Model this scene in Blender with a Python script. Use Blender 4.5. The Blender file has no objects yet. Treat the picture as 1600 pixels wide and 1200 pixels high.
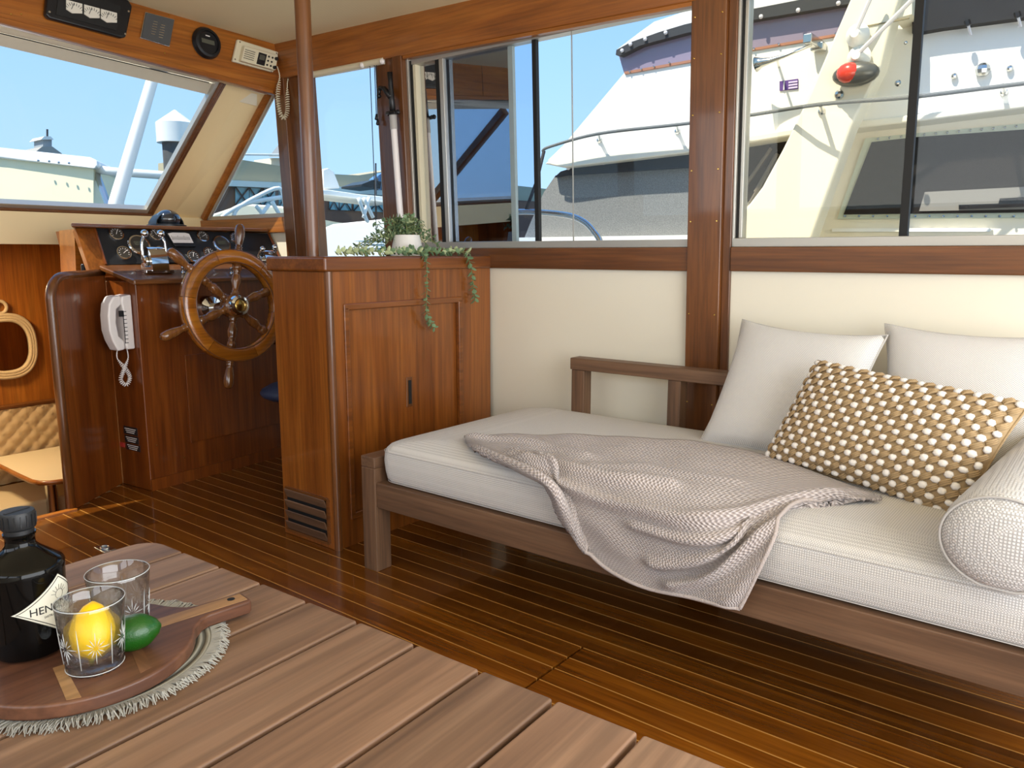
import bpy, bmesh, math, random
from mathutils import Vector, Matrix
random.seed(7)
S = bpy.context.scene
COL = S.collection
R = math.radians
# ---------------------------------------------------------------- camera
FPX, CX, CY = 1220.0, 800.0, 600.0
YAW, PITCH, EYE = R(38.4), R(-9.54), 1.0
cam_d = bpy.data.cameras.new('camera'); cam = bpy.data.objects.new('camera', cam_d); COL.objects.link(cam)
cam_d.sensor_width = 36; cam_d.lens = FPX/1600*36; cam_d.clip_start = .02; cam_d.clip_end = 500
cam.location = (0, 0, EYE); cam.rotation_euler = (math.pi/2+PITCH, 0, YAW-math.pi/2)
S.camera = cam
# ---------------------------------------------------------------- sky, sun, added fill lights, exposure
W = bpy.data.worlds.new('sky'); S.world = W; W.use_nodes = True
wn = W.node_tree.nodes; wl = W.node_tree.links
bg = wn['Background']
tc = wn.new('ShaderNodeTexCoord'); sx = wn.new('ShaderNodeSeparateXYZ'); rp = wn.new('ShaderNodeValToRGB')
wl.new(tc.outputs['Generated'], sx.inputs[0]); wl.new(sx.outputs['Z'], rp.inputs[0]); wl.new(rp.outputs[0], bg.inputs[0])
e = rp.color_ramp.elements
e[0].position = 0; e[0].color = (.52, .78, 1, 1); e[1].position = 1; e[1].color = (.16, .38, .85, 1)
m_ = e.new(.28); m_.color = (.33, .62, 1, 1)
bg.inputs[1].default_value = 1.25
sun_d = bpy.data.lights.new('sun', 'SUN'); sun = bpy.data.objects.new('sun', sun_d); COL.objects.link(sun)
sun_d.energy = 7.0; sun_d.color = (1, .95, .84); sun_d.angle = R(.6)
SUN = Vector((-.6, .2, 1)).normalized()
sun.rotation_euler = SUN.to_track_quat('Z', 'Y').to_euler()
def area(name, loc, aim, sx_, sy_, watts, color=(1, .97, .92)):
    d = bpy.data.lights.new(name, 'AREA'); d.shape = 'RECTANGLE'; d.size = sx_; d.size_y = sy_; d.energy = watts; d.color = color
    o = bpy.data.objects.new(name, d); COL.objects.link(o); o.location = loc
    o.rotation_euler = (Vector(loc)-Vector(aim)).to_track_quat('Z', 'Y').to_euler(); return o
# added fill areas at the unseen port windows and aft doorway, brightening the saloon
area('port_window_fill', (-.93, 1.0, 1.40), (1.5, 1.0, 1.30), 3.4, .7, 24)
area('aft_door_fill', (.75, -1.36, 1.05), (.95, 1, 1.2), 2.9, 1.65, 98, (1, .985, .965))
S.view_settings.view_transform = 'Standard'; S.view_settings.look = 'None'; S.view_settings.gamma = 1
S.view_settings.use_curve_mapping = False; S.view_settings.exposure = 0.0
# ---------------------------------------------------------------- pixel -> point on a plane of the place
_fw = Vector((math.cos(YAW)*math.cos(PITCH), math.sin(YAW)*math.cos(PITCH), math.sin(PITCH)))
_rt = Vector((math.sin(YAW), -math.cos(YAW), 0)); _up = _rt.cross(_fw); _C = Vector((0, 0, EYE))
def ray(x, y): return _fw+_rt*((x-CX)/FPX)+_up*((CY-y)/FPX)
def PX(x, y, X): d = ray(x, y); return _C+d*(X/d.x)
def PY(x, y, Y): d = ray(x, y); return _C+d*(Y/d.y)
def PZ(x, y, Z): d = ray(x, y); return _C+d*((Z-EYE)/d.z)
def PP(x, y, p0, n):
    d = ray(x, y); n = Vector(n); return _C+d*((Vector(p0)-_C).dot(n)/d.dot(n))
# ---------------------------------------------------------------- mesh helpers
BASE = {}
def tag(o, label=None, cat=None, group=None, kind=None):
    if label: o['label'] = label
    if cat: o['category'] = cat
    if group: o['group'] = group
    if kind: o['kind'] = kind
    return o
def thing(name, label, cat, loc, group=None, rotz=0):
    o = bpy.data.objects.new(name, None); COL.objects.link(o); o.location = loc; o.rotation_euler = (0, 0, rotz)
    o.empty_display_size = .05
    BASE[o.name] = Vector((0, 0, 0)) if rotz else Vector(loc)
    return tag(o, label, cat, group)
def frame_of(d):
    d = Vector(d).normalized(); a = Vector((0, 0, 1)) if abs(d.z) < .9 else Vector((1, 0, 0))
    u = d.cross(a).normalized(); return u, d.cross(u).normalized()
class MB:
    def __init__(s): s.v = []; s.f = []; s.uv = {}
    def add(s, vs, fs):
        n = len(s.v); s.v += [Vector(p) for p in vs]; s.f += [[i+n for i in q] for q in fs]; return s
    def box(s, x0, x1, y0, y1, z0, z1):
        return s.add([(x0,y0,z0),(x1,y0,z0),(x1,y1,z0),(x0,y1,z0),(x0,y0,z1),(x1,y0,z1),(x1,y1,z1),(x0,y1,z1)],
                     [(0,3,2,1),(4,5,6,7),(0,1,5,4),(1,2,6,5),(2,3,7,6),(3,0,4,7)])
    def obox(s, c, u, v, w):          # box from centre and three half axes
        c, u, v, w = map(Vector, (c, u, v, w)); P = []
        for k in (-1, 1):
            for a, b in ((-1,-1),(1,-1),(1,1),(-1,1)): P.append(c+u*a+v*b+w*k)
        return s.add(P, [(0,3,2,1),(4,5,6,7),(0,1,5,4),(1,2,6,5),(2,3,7,6),(3,0,4,7)])
    def ext(s, pts, vec):             # polygon pushed along a vector
        n = len(pts); vec = Vector(vec); P = [Vector(p) for p in pts]
        return s.add(P+[p+vec for p in P], [list(range(n))[::-1], list(range(n, 2*n))]+[(i, (i+1) % n, n+(i+1) % n, n+i) for i in range(n)])
    def tube(s, path, r, n=10, caps=True, closed=False):
        P = [Vector(p) for p in path]; m = len(P); rr = r if isinstance(r, (list, tuple)) else [r]*m
        vs = []; u = None
        for i, p in enumerate(P):
            if closed: t = P[(i+1) % m]-P[i-1]
            else: t = P[min(i+1, m-1)]-P[max(i-1, 0)]
            t.normalize()
            if u is None: u, _ = frame_of(t)
            u = (u-t*u.dot(t)).normalized(); w = t.cross(u)
            for k in range(n):
                a = 2*math.pi*k/n; vs.append(p+(u*math.cos(a)+w*math.sin(a))*rr[i])
        fs = []
        for i in range(m if closed else m-1):
            j = (i+1) % m
            for k in range(n): fs.append((i*n+k, i*n+(k+1) % n, j*n+(k+1) % n, j*n+k))
        if caps and not closed: fs += [list(range(n))[::-1], [(m-1)*n+k for k in range(n)]]
        return s.add(vs, fs)
    def lathe(s, prof, c, axis=(0,0,1), n=20, caps=True):
        c = Vector(c); ax = Vector(axis).normalized(); u, w = frame_of(ax); vs = []
        for r, h in prof:
            for k in range(n):
                a = 2*math.pi*k/n; vs.append(c+ax*h+(u*math.cos(a)+w*math.sin(a))*max(r, 1e-5))
        m = len(prof); fs = [(i*n+k, i*n+(k+1) % n, (i+1)*n+(k+1) % n, (i+1)*n+k) for i in range(m-1) for k in range(n)]
        if caps: fs += [list(range(n))[::-1], [(m-1)*n+k for k in range(n)]]
        return s.add(vs, fs)
    def ball(s, c, r, seg=10, rings=6, ax=None):
        c = Vector(c); r = (r, r, r) if not isinstance(r, (list, tuple)) else r
        ax = ax or (Vector((1,0,0)), Vector((0,1,0)), Vector((0,0,1)))
        vs = [c-ax[2]*r[2]]
        for i in range(1, rings):
            a = -math.pi/2+math.pi*i/rings
            for k in range(seg):
                b = 2*math.pi*k/seg; vs.append(c+ax[0]*(r[0]*math.cos(a)*math.cos(b))+ax[1]*(r[1]*math.cos(a)*math.sin(b))+ax[2]*(r[2]*math.sin(a)))
        vs.append(c+ax[2]*r[2]); fs = [(0, 1+(k+1) % seg, 1+k) for k in range(seg)]
        for i in range(rings-2):
            for k in range(seg): fs.append((1+i*seg+k, 1+i*seg+(k+1) % seg, 1+(i+1)*seg+(k+1) % seg, 1+(i+1)*seg+k))
        b = 1+(rings-2)*seg; L = len(vs)-1; fs += [(b+k, b+(k+1) % seg, L) for k in range(seg)]
        return s.add(vs, fs)
    def grid(s, fn, nu, nv, uv=True):
        n0 = len(s.v)
        for i in range(nu+1):
            for j in range(nv+1):
                s.v.append(Vector(fn(i/nu, j/nv)))
                if uv: s.uv[len(s.v)-1] = (i/nu, j/nv)
        for i in range(nu):
            for j in range(nv):
                a = n0+i*(nv+1)+j; s.f.append((a, a+nv+1, a+nv+2, a+1))
        return s
    def build(s, name, mat, parent=None, smooth=False, bevel=0, seg=2, auto=None, local=False):
        me = bpy.data.meshes.new(name); vs = s.v
        if parent is not None and not local:
            q = parent
            while q.parent is not None: q = q.parent
            off = BASE.get(q.name, Vector((0,0,0)))
            vs = [v-off for v in vs]; loc = None
        elif parent is None:
            xs = [v.x for v in vs]; ys = [v.y for v in vs]; zs = [v.z for v in vs]
            loc = Vector(((min(xs)+max(xs))/2, (min(ys)+max(ys))/2, min(zs))); vs = [v-loc for v in vs]
        else: loc = None
        me.from_pydata([tuple(v) for v in vs], [], s.f); me.update()
        b = bmesh.new(); b.from_mesh(me); bmesh.ops.recalc_face_normals(b, faces=b.faces); b.to_mesh(me); b.free()
        if s.uv:
            ul = me.uv_layers.new(name='UVMap')
            for lp in me.loops: ul.data[lp.index].uv = s.uv.get(lp.vertex_index, (0, 0))
        o = bpy.data.objects.new(name, me); COL.objects.link(o)
        if loc is not None: o.location = loc; BASE[o.name] = loc
        if parent is not None: o.parent = parent
        if mat: me.materials.append(mat)
        if smooth:
            for p in me.polygons: p.use_smooth = True
            if auto: me.set_sharp_from_angle(angle=R(auto))
        if bevel:
            md = o.modifiers.new('bevel', 'BEVEL'); md.width = bevel; md.segments = seg; md.limit_method = 'ANGLE'; md.angle_limit = R(40)
            if not smooth:
                for p in me.polygons: p.use_smooth = True
                md.harden_normals = True
        return o
def struct(o): o['kind'] = 'structure'; return o
# ---------------------------------------------------------------- materials
def lin(c):
    if isinstance(c, str): c = [int(c[i:i+2], 16)/255 for i in (0, 2, 4)]
    return tuple((x/12.92 if x <= .04045 else ((x+.055)/1.055)**2.4) for x in c)+(1,)
def newmat(name):
    m = bpy.data.materials.new(name); m.use_nodes = True; return m, m.node_tree.nodes, m.node_tree.links, m.node_tree.nodes['Principled BSDF']
def plain(name, c, rough=.5, metal=0, coat=0, noise=0, nscale=20, bump=0, spec=.5, trans=0, ior=1.45, sheen=0):
    m, n, l, b = newmat(name); b.inputs['Base Color'].default_value = lin(c); b.inputs['Roughness'].default_value = rough
    b.inputs['Metallic'].default_value = metal; b.inputs['Coat Weight'].default_value = coat; b.inputs['Coat Roughness'].default_value = .1
    b.inputs['Specular IOR Level'].default_value = spec; b.inputs['Transmission Weight'].default_value = trans; b.inputs['IOR'].default_value = ior
    b.inputs['Sheen Weight'].default_value = sheen
    if noise or bump:
        t = n.new('ShaderNodeTexCoord'); z = n.new('ShaderNodeTexNoise'); z.inputs['Scale'].default_value = nscale; z.inputs['Detail'].default_value = 5
        l.new(t.outputs['Object'], z.inputs['Vector'])
        if noise:
            mx = n.new('ShaderNodeMix'); mx.data_type = 'RGBA'; c0 = lin(c)
            mx.inputs['A'].default_value = tuple(max(0, x*(1-noise)) for x in c0[:3])+(1,); mx.inputs['B'].default_value = tuple(min(1, x*(1+noise)) for x in c0[:3])+(1,)
            l.new(z.outputs['Fac'], mx.inputs['Factor']); l.new(mx.outputs['Result'], b.inputs['Base Color'])
        if bump:
            bp = n.new('ShaderNodeBump'); bp.inputs['Strength'].default_value = bump; bp.inputs['Distance'].default_value = .003
            l.new(z.outputs['Fac'], bp.inputs['Height']); l.new(bp.outputs['Normal'], b.inputs['Normal'])
    return m
def wood(name, dark, mid, light, axis='Z', rough=.35, coat=.4, scale=1.0, vary=.12, bump=.06, band=0):
    m, n, l, b = newmat(name)
    t = n.new('ShaderNodeTexCoord'); oi = n.new('ShaderNodeObjectInfo'); mp = n.new('ShaderNodeMapping')
    k = {'X': (1.2, 16, 16), 'Y': (16, 1.2, 16), 'Z': (16, 16, 1.2)}[axis]
    mp.inputs['Scale'].default_value = tuple(q*scale for q in k)
    ad = n.new('ShaderNodeVectorMath'); ad.operation = 'ADD'; sc = n.new('ShaderNodeVectorMath'); sc.operation = 'SCALE'
    cb = n.new('ShaderNodeCombineXYZ')
    for i in range(3): l.new(oi.outputs['Random'], cb.inputs[i])
    l.new(cb.outputs[0], sc.inputs[0]); sc.inputs['Scale'].default_value = 7.3
    l.new(t.outputs['Object'], ad.inputs[0]); l.new(sc.outputs[0], ad.inputs[1]); l.new(ad.outputs[0], mp.inputs['Vector'])
    z = n.new('ShaderNodeTexNoise'); z.inputs['Scale'].default_value = 1.0; z.inputs['Detail'].default_value = 6; z.inputs['Roughness'].default_value = .6; z.inputs['Distortion'].default_value = .6
    l.new(mp.outputs[0], z.inputs['Vector'])
    r = n.new('ShaderNodeValToRGB'); E = r.color_ramp.elements
    E[0].position = .28; E[0].color = lin(dark); E[1].position = .74; E[1].color = lin(light); q = E.new(.5); q.color = lin(mid)
    l.new(z.outputs['Fac'], r.inputs[0])
    mp2 = n.new('ShaderNodeMapping'); mp2.inputs['Scale'].default_value = tuple((x*7 if x > 2*1 else x*3)*scale for x in k)
    l.new(ad.outputs[0], mp2.inputs['Vector'])
    z2 = n.new('ShaderNodeTexNoise'); z2.inputs['Scale'].default_value = 1.0; z2.inputs['Detail'].default_value = 3
    l.new(mp2.outputs[0], z2.inputs['Vector'])
    mr = n.new('ShaderNodeMapRange'); mr.inputs['From Min'].default_value = .35; mr.inputs['From Max'].default_value = .6; mr.inputs['To Min'].default_value = .72; mr.inputs['To Max'].default_value = 1.0
    l.new(z2.outputs['Fac'], mr.inputs['Value'])
    mv = n.new('ShaderNodeMapRange'); mv.inputs['To Min'].default_value = 1-vary; mv.inputs['To Max'].default_value = 1+vary
    l.new(oi.outputs['Random'], mv.inputs['Value'])
    mu = n.new('ShaderNodeMath'); mu.operation = 'MULTIPLY'; l.new(mr.outputs[0], mu.inputs[0]); l.new(mv.outputs[0], mu.inputs[1])
    vs = n.new('ShaderNodeVectorMath'); vs.operation = 'SCALE'; l.new(r.outputs[0], vs.inputs[0]); l.new(mu.outputs[0], vs.inputs['Scale'])
    l.new(vs.outputs[0], b.inputs['Base Color'])
    bp = n.new('ShaderNodeBump'); bp.inputs['Strength'].default_value = bump; bp.inputs['Distance'].default_value = .001
    l.new(z2.outputs['Fac'], bp.inputs['Height']); l.new(bp.outputs['Normal'], b.inputs['Normal'])
    b.inputs['Roughness'].default_value = rough; b.inputs['Coat Weight'].default_value = coat; b.inputs['Coat Roughness'].default_value = .06
    return m
def weave(name, c1, c2, k, bump=.4, coords='Object', rough=.9, ku=None):
    """small two-tone basket weave: sin*sin dots"""
    m, n, l, b = newmat(name); t = n.new('ShaderNodeTexCoord'); s = n.new('ShaderNodeSeparateXYZ'); l.new(t.outputs[coords], s.inputs[0])
    def sn(o, kk):
        a = n.new('ShaderNodeMath'); a.operation = 'MULTIPLY'; a.inputs[1].default_value = kk; l.new(o, a.inputs[0])
        c = n.new('ShaderNodeMath'); c.operation = 'SINE'; l.new(a.outputs[0], c.inputs[0]); return c.outputs[0]
    def op(a, c, o):
        q = n.new('ShaderNodeMath'); q.operation = o; l.new(a, q.inputs[0]); l.new(c, q.inputs[1]); return q.outputs[0]
    ku = ku or (k, k, k)
    A, B, D = sn(s.outputs['X'], ku[0]), sn(s.outputs['Y'], ku[1]), sn(s.outputs['Z'], ku[2])
    if coords == 'UV': h = op(A, B, 'MULTIPLY')
    else: h = op(op(op(A, B, 'MULTIPLY'), op(B, D, 'MULTIPLY'), 'ADD'), op(A, D, 'MULTIPLY'), 'ADD')
    mr = n.new('ShaderNodeMapRange'); mr.inputs['From Min'].default_value = -.7; mr.inputs['From Max'].default_value = .7; l.new(h, mr.inputs['Value'])
    mx = n.new('ShaderNodeMix'); mx.data_type = 'RGBA'; mx.inputs['A'].default_value = lin(c1); mx.inputs['B'].default_value = lin(c2)
    l.new(mr.outputs[0], mx.inputs['Factor']); l.new(mx.outputs['Result'], b.inputs['Base Color'])
    bp = n.new('ShaderNodeBump'); bp.inputs['Strength'].default_value = bump; bp.inputs['Distance'].default_value = .002
    l.new(mr.outputs[0], bp.inputs['Height']); l.new(bp.outputs['Normal'], b.inputs['Normal'])
    b.inputs['Roughness'].default_value = rough; b.inputs['Specular IOR Level'].default_value = .2; b.inputs['Sheen Weight'].default_value = .15
    return m
def glass(name, tint=(1, 1, 1), refl=1.0, rmin=0.0, rough=0.0):
    """thin pane: clear see-through plus real surface reflection"""
    m, n, l, b = newmat(name); n.remove(b); o = n['Material Output']
    tr = n.new('ShaderNodeBsdfTransparent'); tr.inputs[0].default_value = tuple(tint)+(1,)
    gl = n.new('ShaderNodeBsdfGlossy'); gl.inputs['Roughness'].default_value = rough
    lw = n.new('ShaderNodeLayerWeight'); lw.inputs['Blend'].default_value = .5
    pw = n.new('ShaderNodeMath'); pw.operation = 'POWER'; pw.inputs[1].default_value = 4.5; l.new(lw.outputs['Facing'], pw.inputs[0])
    mr = n.new('ShaderNodeMapRange'); mr.inputs['To Min'].default_value = max(rmin, .016); mr.inputs['To Max'].default_value = refl
    l.new(pw.outputs[0], mr.inputs['Value']); mx = n.new('ShaderNodeMixShader')
    l.new(mr.outputs[0], mx.inputs[0]); l.new(tr.outputs[0], mx.inputs[1]); l.new(gl.outputs[0], mx.inputs[2]); l.new(mx.outputs[0], o.inputs['Surface'])
    return m
M = {}
M['teak_floor'] = wood('teak_floor', '4a2506', '6b3a0b', '875013', 'Y', rough=.25, coat=.55, vary=.2, bump=.03)
M['holly'] = plain('holly', 'ad7c3a', .3, coat=.6)
M['cab_z'] = wood('cabinet_wood_upright', '6a360f', '834816', '98591f', 'Z', rough=.32, coat=.35, vary=.04)
M['cab_x'] = wood('cabinet_wood_cross', '5f300f', '774115', '8a4f1c', 'X', rough=.32, coat=.35, vary=.04)
M['con_z'] = wood('console_wood', '5c290b', '74390f', '8a4a16', 'Z', rough=.3, coat=.4, vary=.04)
M['dark_z'] = wood('post_wood', '553013', '6c3f1a', '7d4d24', 'Z', rough=.35, coat=.35, vary=.04)
M['dark_y'] = wood('beam_wood_dark', '553013', '6c3f1a', '7d4d24', 'Y', rough=.35, coat=.35, vary=.04)
M['dark_x'] = wood('ledge_wood_dark', '553013', '6c3f1a', '7d4d24', 'X', rough=.35, coat=.35, vary=.04)
M['hdr_y'] = wood('header_wood', '7e4716', '9a5a20', 'ad6c2c', 'Y', rough=.35, coat=.35, vary=.03)
M['hdr_x'] = wood('header_panel_wood', '824510', 'a05c1a', 'b36f28', 'X', rough=.3, coat=.4, vary=.03)
M['walnut_y'] = wood('daybed_wood_long', '553c29', '6b4d36', '7c5d44', 'Y', rough=.55, coat=.05, vary=.06)
M['walnut_z'] = wood('daybed_wood_upright', '553c29', '6b4d36', '7c5d44', 'Z', rough=.55, coat=.05, vary=.06)
M['walnut_x'] = wood('daybed_wood_cross', '553c29', '6b4d36', '7c5d44', 'X', rough=.55, coat=.05, vary=.06)
M['slat'] = wood('table_slat_wood', '5f4635', '81624b', '9c7c62', 'X', rough=.5, coat=.05, vary=.14, scale=.7)
M['cream'] = plain('cream_panel', 'e6dcc4', .55, noise=.02, nscale=4)
M['tan'] = plain('tan_lining', 'ecd3a0', .55, noise=.03, nscale=4)
M['wallwhite'] = plain('white_wall_panel', 'e2dbc9', .5, noise=.02, nscale=3)
M['ceil'] = plain('ceiling_vinyl', 'e9dcbc', .7)
M['alu'] = plain('aluminium_frame', 'b9b5ac', .35, metal=.6)
M['rubber'] = plain('black_rubber', '121212', .6)
M['black'] = plain('black_plastic', '141518', .35)
M['satin'] = plain('black_satin', '1c1d20', .5)
M['chrome'] = plain('chrome', 'd8d8d8', .08, metal=1)
M['steel'] = plain('stainless_steel', 'c9c9c6', .2, metal=1)
M['white_pl'] = plain('white_plastic', 'e6e0de', .35, coat=.2)
M['cream_pl'] = plain('cream_plastic', 'd9d0b4', .4)
M['brass'] = plain('brass', 'c9a45a', .25, metal=1)
M['glass'] = glass('clear_window_glass', (.96, .97, .98))
M['glass_blue'] = glass('second_sliding_pane_glass', (.80, .86, .94))
M['glass_warm'] = glass('yellowed_pane_glass', (.985, .955, .875))
M['glass_film'] = glass('mirror_film_glass', (.26, .24, .23), refl=1.0, rmin=.72)
# ================================================================= STRUCTURE
def xw(z): return 2.467-.04*z                      # starboard side leans inboard with height
def WP(y, z, d=0): return Vector((xw(z)-d, y, z))  # d = inboard of the lining
# ---- floor: teak planks with holly strips between
fl = struct(MB().box(-.9, 2.5, -1.4, 3.17, -.05, -.012).ext([(1.25, 3.17, -.05), (2.5, 3.17, -.05), (2.5, 4.1, -.05), (1.56, 4.1, -.05), (1.56, 3.40, -.05)], (0, 0, .038)).build('floor', M['dark_y']))
fl['label'] = 'varnished teak and holly striped cabin floor'
PW, HW = .0635, .0036
k0 = int((-.86-1.765)/PW)
pcache = {}
for k in range(k0, 11):
    x0 = 1.765+k*PW; x1 = x0+PW
    if x0 > 2.46: break
    yend = 3.17 if x1 < 1.26 else min(3.5, 3.17+max(0, x1-1.245)*.74)
    segs = [(-1.38, 1.015), (1.021, 2.787), (2.793, yend)] if x1 < 1.60 else ([(-1.38, yend)])
    if x1 < 1.60: segs = [(-1.38, 1.014), (1.022, 2.787), (2.793, yend)]
    for (a, b) in segs:
        MB().box(x0+HW/2, x1-HW/2, a, b, -.012, 0).build('floor_plank', M['teak_floor'], fl)
        if not (1.59 < x1 < 1.61):
            MB().box(x1-HW/2, x1+HW/2, a, b, -.012, .0002).build('holly_strip', M['holly'], fl)
# light wooden nosing round the companionway opening
o = struct(MB().box(-.86, 1.25, 3.17, 3.20, -.05, .008).build('trim_1', M['hdr_x'], bevel=.004)); o['label'] = 'wooden nosing along the companionway edge'
# ---- starboard side
ws = MB().ext([WP(-1.35, 0), WP(3.33, 0), WP(3.33, .97), WP(-1.35, .97)], (.04, 0, 0)).build('wall_starboard', M['wallwhite']); struct(ws)
ws2 = MB()
def strip(m, y0, y1, z0, z1, d0=.0, d1=.02):
    """box on the leaning side wall: proud from d0 to d1 inboard"""
    P = [WP(y0, z0, d0), WP(y1, z0, d0), WP(y1, z1, d0), WP(y0, z1, d0), WP(y0, z0, d1), WP(y1, z0, d1), WP(y1, z1, d1), WP(y0, z1, d1)]
    return m.add(P, [(0,3,2,1),(4,5,6,7),(0,1,5,4),(1,2,6,5),(2,3,7,6),(3,0,4,7)])
YA0, YA1 = 1.052, 1.168          # post between the two big windows
YB0, YB1 = 2.455, 2.625          # post with the boat hook
YC0, YC1 = 3.255, 3.335          # post behind the helm
s1 = struct(strip(MB(), -1.35, YA0-.03, .942, 1.018, -.04, .02).build('trim_2', M['dark_y'], bevel=.004)); s1['label'] = 'wooden window sill behind the daybed'
s2 = struct(strip(MB(), YA1, YB1, .94, 1.018, -.04, .02).build('trim_3', M['dark_y'], bevel=.004)); s2['label'] = 'wooden window sill beside the cabinet'
pa = struct(strip(MB(), YA0, YA1, 0, 1.80, -.03, .028).build('trim_4', M['dark_z'], bevel=.004)); pa['label'] = 'dark wooden post between the two large windows'
strip(MB(), YA0-.028, YA0, 0, 1.80, -.03, .012).build('moulding', M['dark_z'], pa, bevel=.003)
for zz in (.50, .62, .80, 1.1, 1.26, 1.43, 1.60, 1.72):
    for yy in (YA0+.014, YA1-.012):
        MB().lathe([(.0035, 0), (.0025, .0015)], WP(yy, zz, .028), (-1, 0, 0), 8).build('screw', M['brass'], pa)
pb = struct(strip(MB(), YB0+.02, YB1, .9, 1.83, -.03, .02).build('trim_5', M['dark_z'], bevel=.004)); pb['label'] = 'dark wooden post carrying the boat hook'
strip(MB(), YB0, YB0+.055, .9, 1.80, -.03, .032).build('moulding', M['dark_z'], pb, bevel=.004)
pc = struct(strip(MB(), YC0, YC1, .9, 1.86, -.04, .03).build('trim_6', M['dark_z'], bevel=.004)); pc['label'] = 'dark wooden post behind the helm'
strip(MB(), 3.10, 3.16, .9, 1.85, -.04, .015).build('window_jamb', M['dark_z'], pc, bevel=.003)
strip(MB(), 3.16, YC0, .9, 1.85, -.04, .004).build('lining', M['dark_z'], pc)
# header beam along the side
def zl(y): return 1.742+.022*y
def zt(y): return 1.866+.0275*y
hb = MB()
ys = [-1.35, 3.33]
P = []
for y in ys:
    for d, z in ((-.06, zl(y)), (.03, zl(y)), (.045, zt(y)+.02), (-.06, zt(y)+.02)): P.append(WP(y, z, d))
hb.add(P, [(0,1,2,3)[::-1], (4,5,6,7), (0,1,5,4), (1,2,6,5), (2,3,7,6), (3,0,4,7)])
hb = struct(hb.build('trim_7', M['hdr_y'], bevel=.004)); hb['label'] = 'long varnished header beam above the side windows'
lp = MB()
P = []
for y in (-1.35, 2.45):
    for d, z in ((.0, zl(y)-.012), (.026, zl(y)-.012), (.026, zl(y)), (.0, zl(y))): P.append(WP(y, z, d))
lp.add(P, [(0,1,2,3)[::-1], (4,5,6,7), (0,1,5,4), (1,2,6,5), (2,3,7,6), (3,0,4,7)]); lp.build('lip', M['hdr_y'], hb)
# ceiling: crowned athwartships
def zc(x, y): return zt(y)+.04*(min(2.42-x, x+.85))+.006
m, n, l, b = newmat('ceiling_ribbed_vinyl'); b.inputs['Base Color'].default_value = lin('f0e0b6'); b.inputs['Roughness'].default_value = .75
t = n.new('ShaderNodeTexCoord'); w_ = n.new('ShaderNodeTexWave'); w_.bands_direction = 'X'; w_.inputs['Scale'].default_value = 45; w_.inputs['Distortion'].default_value = .4
bp = n.new('ShaderNodeBump'); bp.inputs['Strength'].default_value = .25; bp.inputs['Distance'].default_value = .002
l.new(t.outputs['Object'], w_.inputs['Vector']); l.new(w_.outputs['Fac'], bp.inputs['Height']); l.new(bp.outputs['Normal'], b.inputs['Normal']); M['ceil'] = m
cm = MB().grid(lambda u, v: (-.87+u*3.31, -1.4+v*4.72, zc(-.87+u*3.31, -1.4+v*4.72)), 24, 4, uv=False)
cm.grid(lambda u, v: (-.95+u*3.5, -1.45+v*4.9, 2.09), 1, 1, uv=False)
struct(cm.build('ceiling', M['ceil'], smooth=True, auto=30))
# ---- forward header panel with soffit and hinged valance
hp = [PY(-330, -46, 3.28), PY(0, 37, 3.28), PY(425, 147, 3.28), PY(441, 149, 3.28), PY(466, 96, 3.28)]
L0 = hp[1]; slope = (hp[2].z-hp[1].z)/(hp[2].x-hp[1].x)
xl = -.85
pts = [(xl, 3.28, L0.z+.045), (.6, 3.28, L0.z+.035)]+[tuple(p) for p in hp[1:]]+[(hp[4].x, 3.28, 2.03), (xl, 3.28, 2.08)]
hd = struct(MB().ext(pts, (0, .03, 0)).build('trim_8', M['hdr_x'], bevel=.003)); hd['label'] = 'varnished panel over the windscreen carrying the instruments'
lip = [(xl, 3.277, L0.z+.045), (.6, 3.277, L0.z+.035), (hp[1].x, 3.277, hp[1].z), (hp[2].x, 3.277, hp[2].z)]
lip2 = [(x, y, z+.022) for (x, y, z) in lip[::-1]]
MB().ext(lip+lip2, (0, -.008, 0)).build('lip', M['hdr_x'], hd, bevel=.002)
MB().box(1.005, 1.008, 3.2785, 3.28, 1.83, 2.05).build('joint', M['rubber'], hd)
for px, py in ((17, 22), (33, 22), (264, 24), (257, 83), (451, 79)):
    p = PY(px, py, 3.28); MB().lathe([(.004, 0), (.003, .002)], p, (0, -1, 0), 8).build('screw', M['brass'], hd)
v0, v1 = PY(0, 52, 3.40), PY(402, 147, 3.40); w0, w1 = PY(0, 72, 3.45), PY(402, 166, 3.45)
def lerp(a, b, t): return a+(b-a)*t
vL, wL = lerp(v1, v0, 2.3), lerp(w1, w0, 2.3)
sof = MB().add([(xl, 3.30, L0.z+.05), (hp[1].x, 3.30, hp[1].z+.004), (hp[2].x+.03, 3.30, hp[2].z+.004), v1+Vector((.03, 0, .003)), v0+Vector((0, 0, .003)), (xl, 3.4, v0.z+.05),
    (xl, 3.30, 2.0), (hp[2].x+.03, 3.30, 2.0), (hp[2].x+.03, 3.43, 2.0), (xl, 3.43, 2.0)], [(0, 1, 4, 5), (1, 2, 3, 4), (5, 4, 3, 8, 9), (6, 7, 8, 9)])
so = struct(sof.build('trim_9', M['cream'])); so['label'] = 'cream soffit above the windscreen'
va = struct(MB().ext([vL, v0, v1, w1, w0, wL], (0, .018, .01)).build('trim_10', M['cream'], bevel=.003)); va['label'] = 'cream hinged valance board along the windscreen top'
MB().tube([lerp(vL, v1, 0), lerp(vL, v1, .9)], .0022, 6).build('hinge_line', M['rubber'], va)
for px, py in ((127, 78), (288, 119)):
    q = PP(px, py, v0, (0, -.55, -.83)); MB().tube([q-Vector((.02, 0, -.001)), q+Vector((.02, 0, -.001))], .0045, 8).build('hinge', M['brass'], va)
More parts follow.
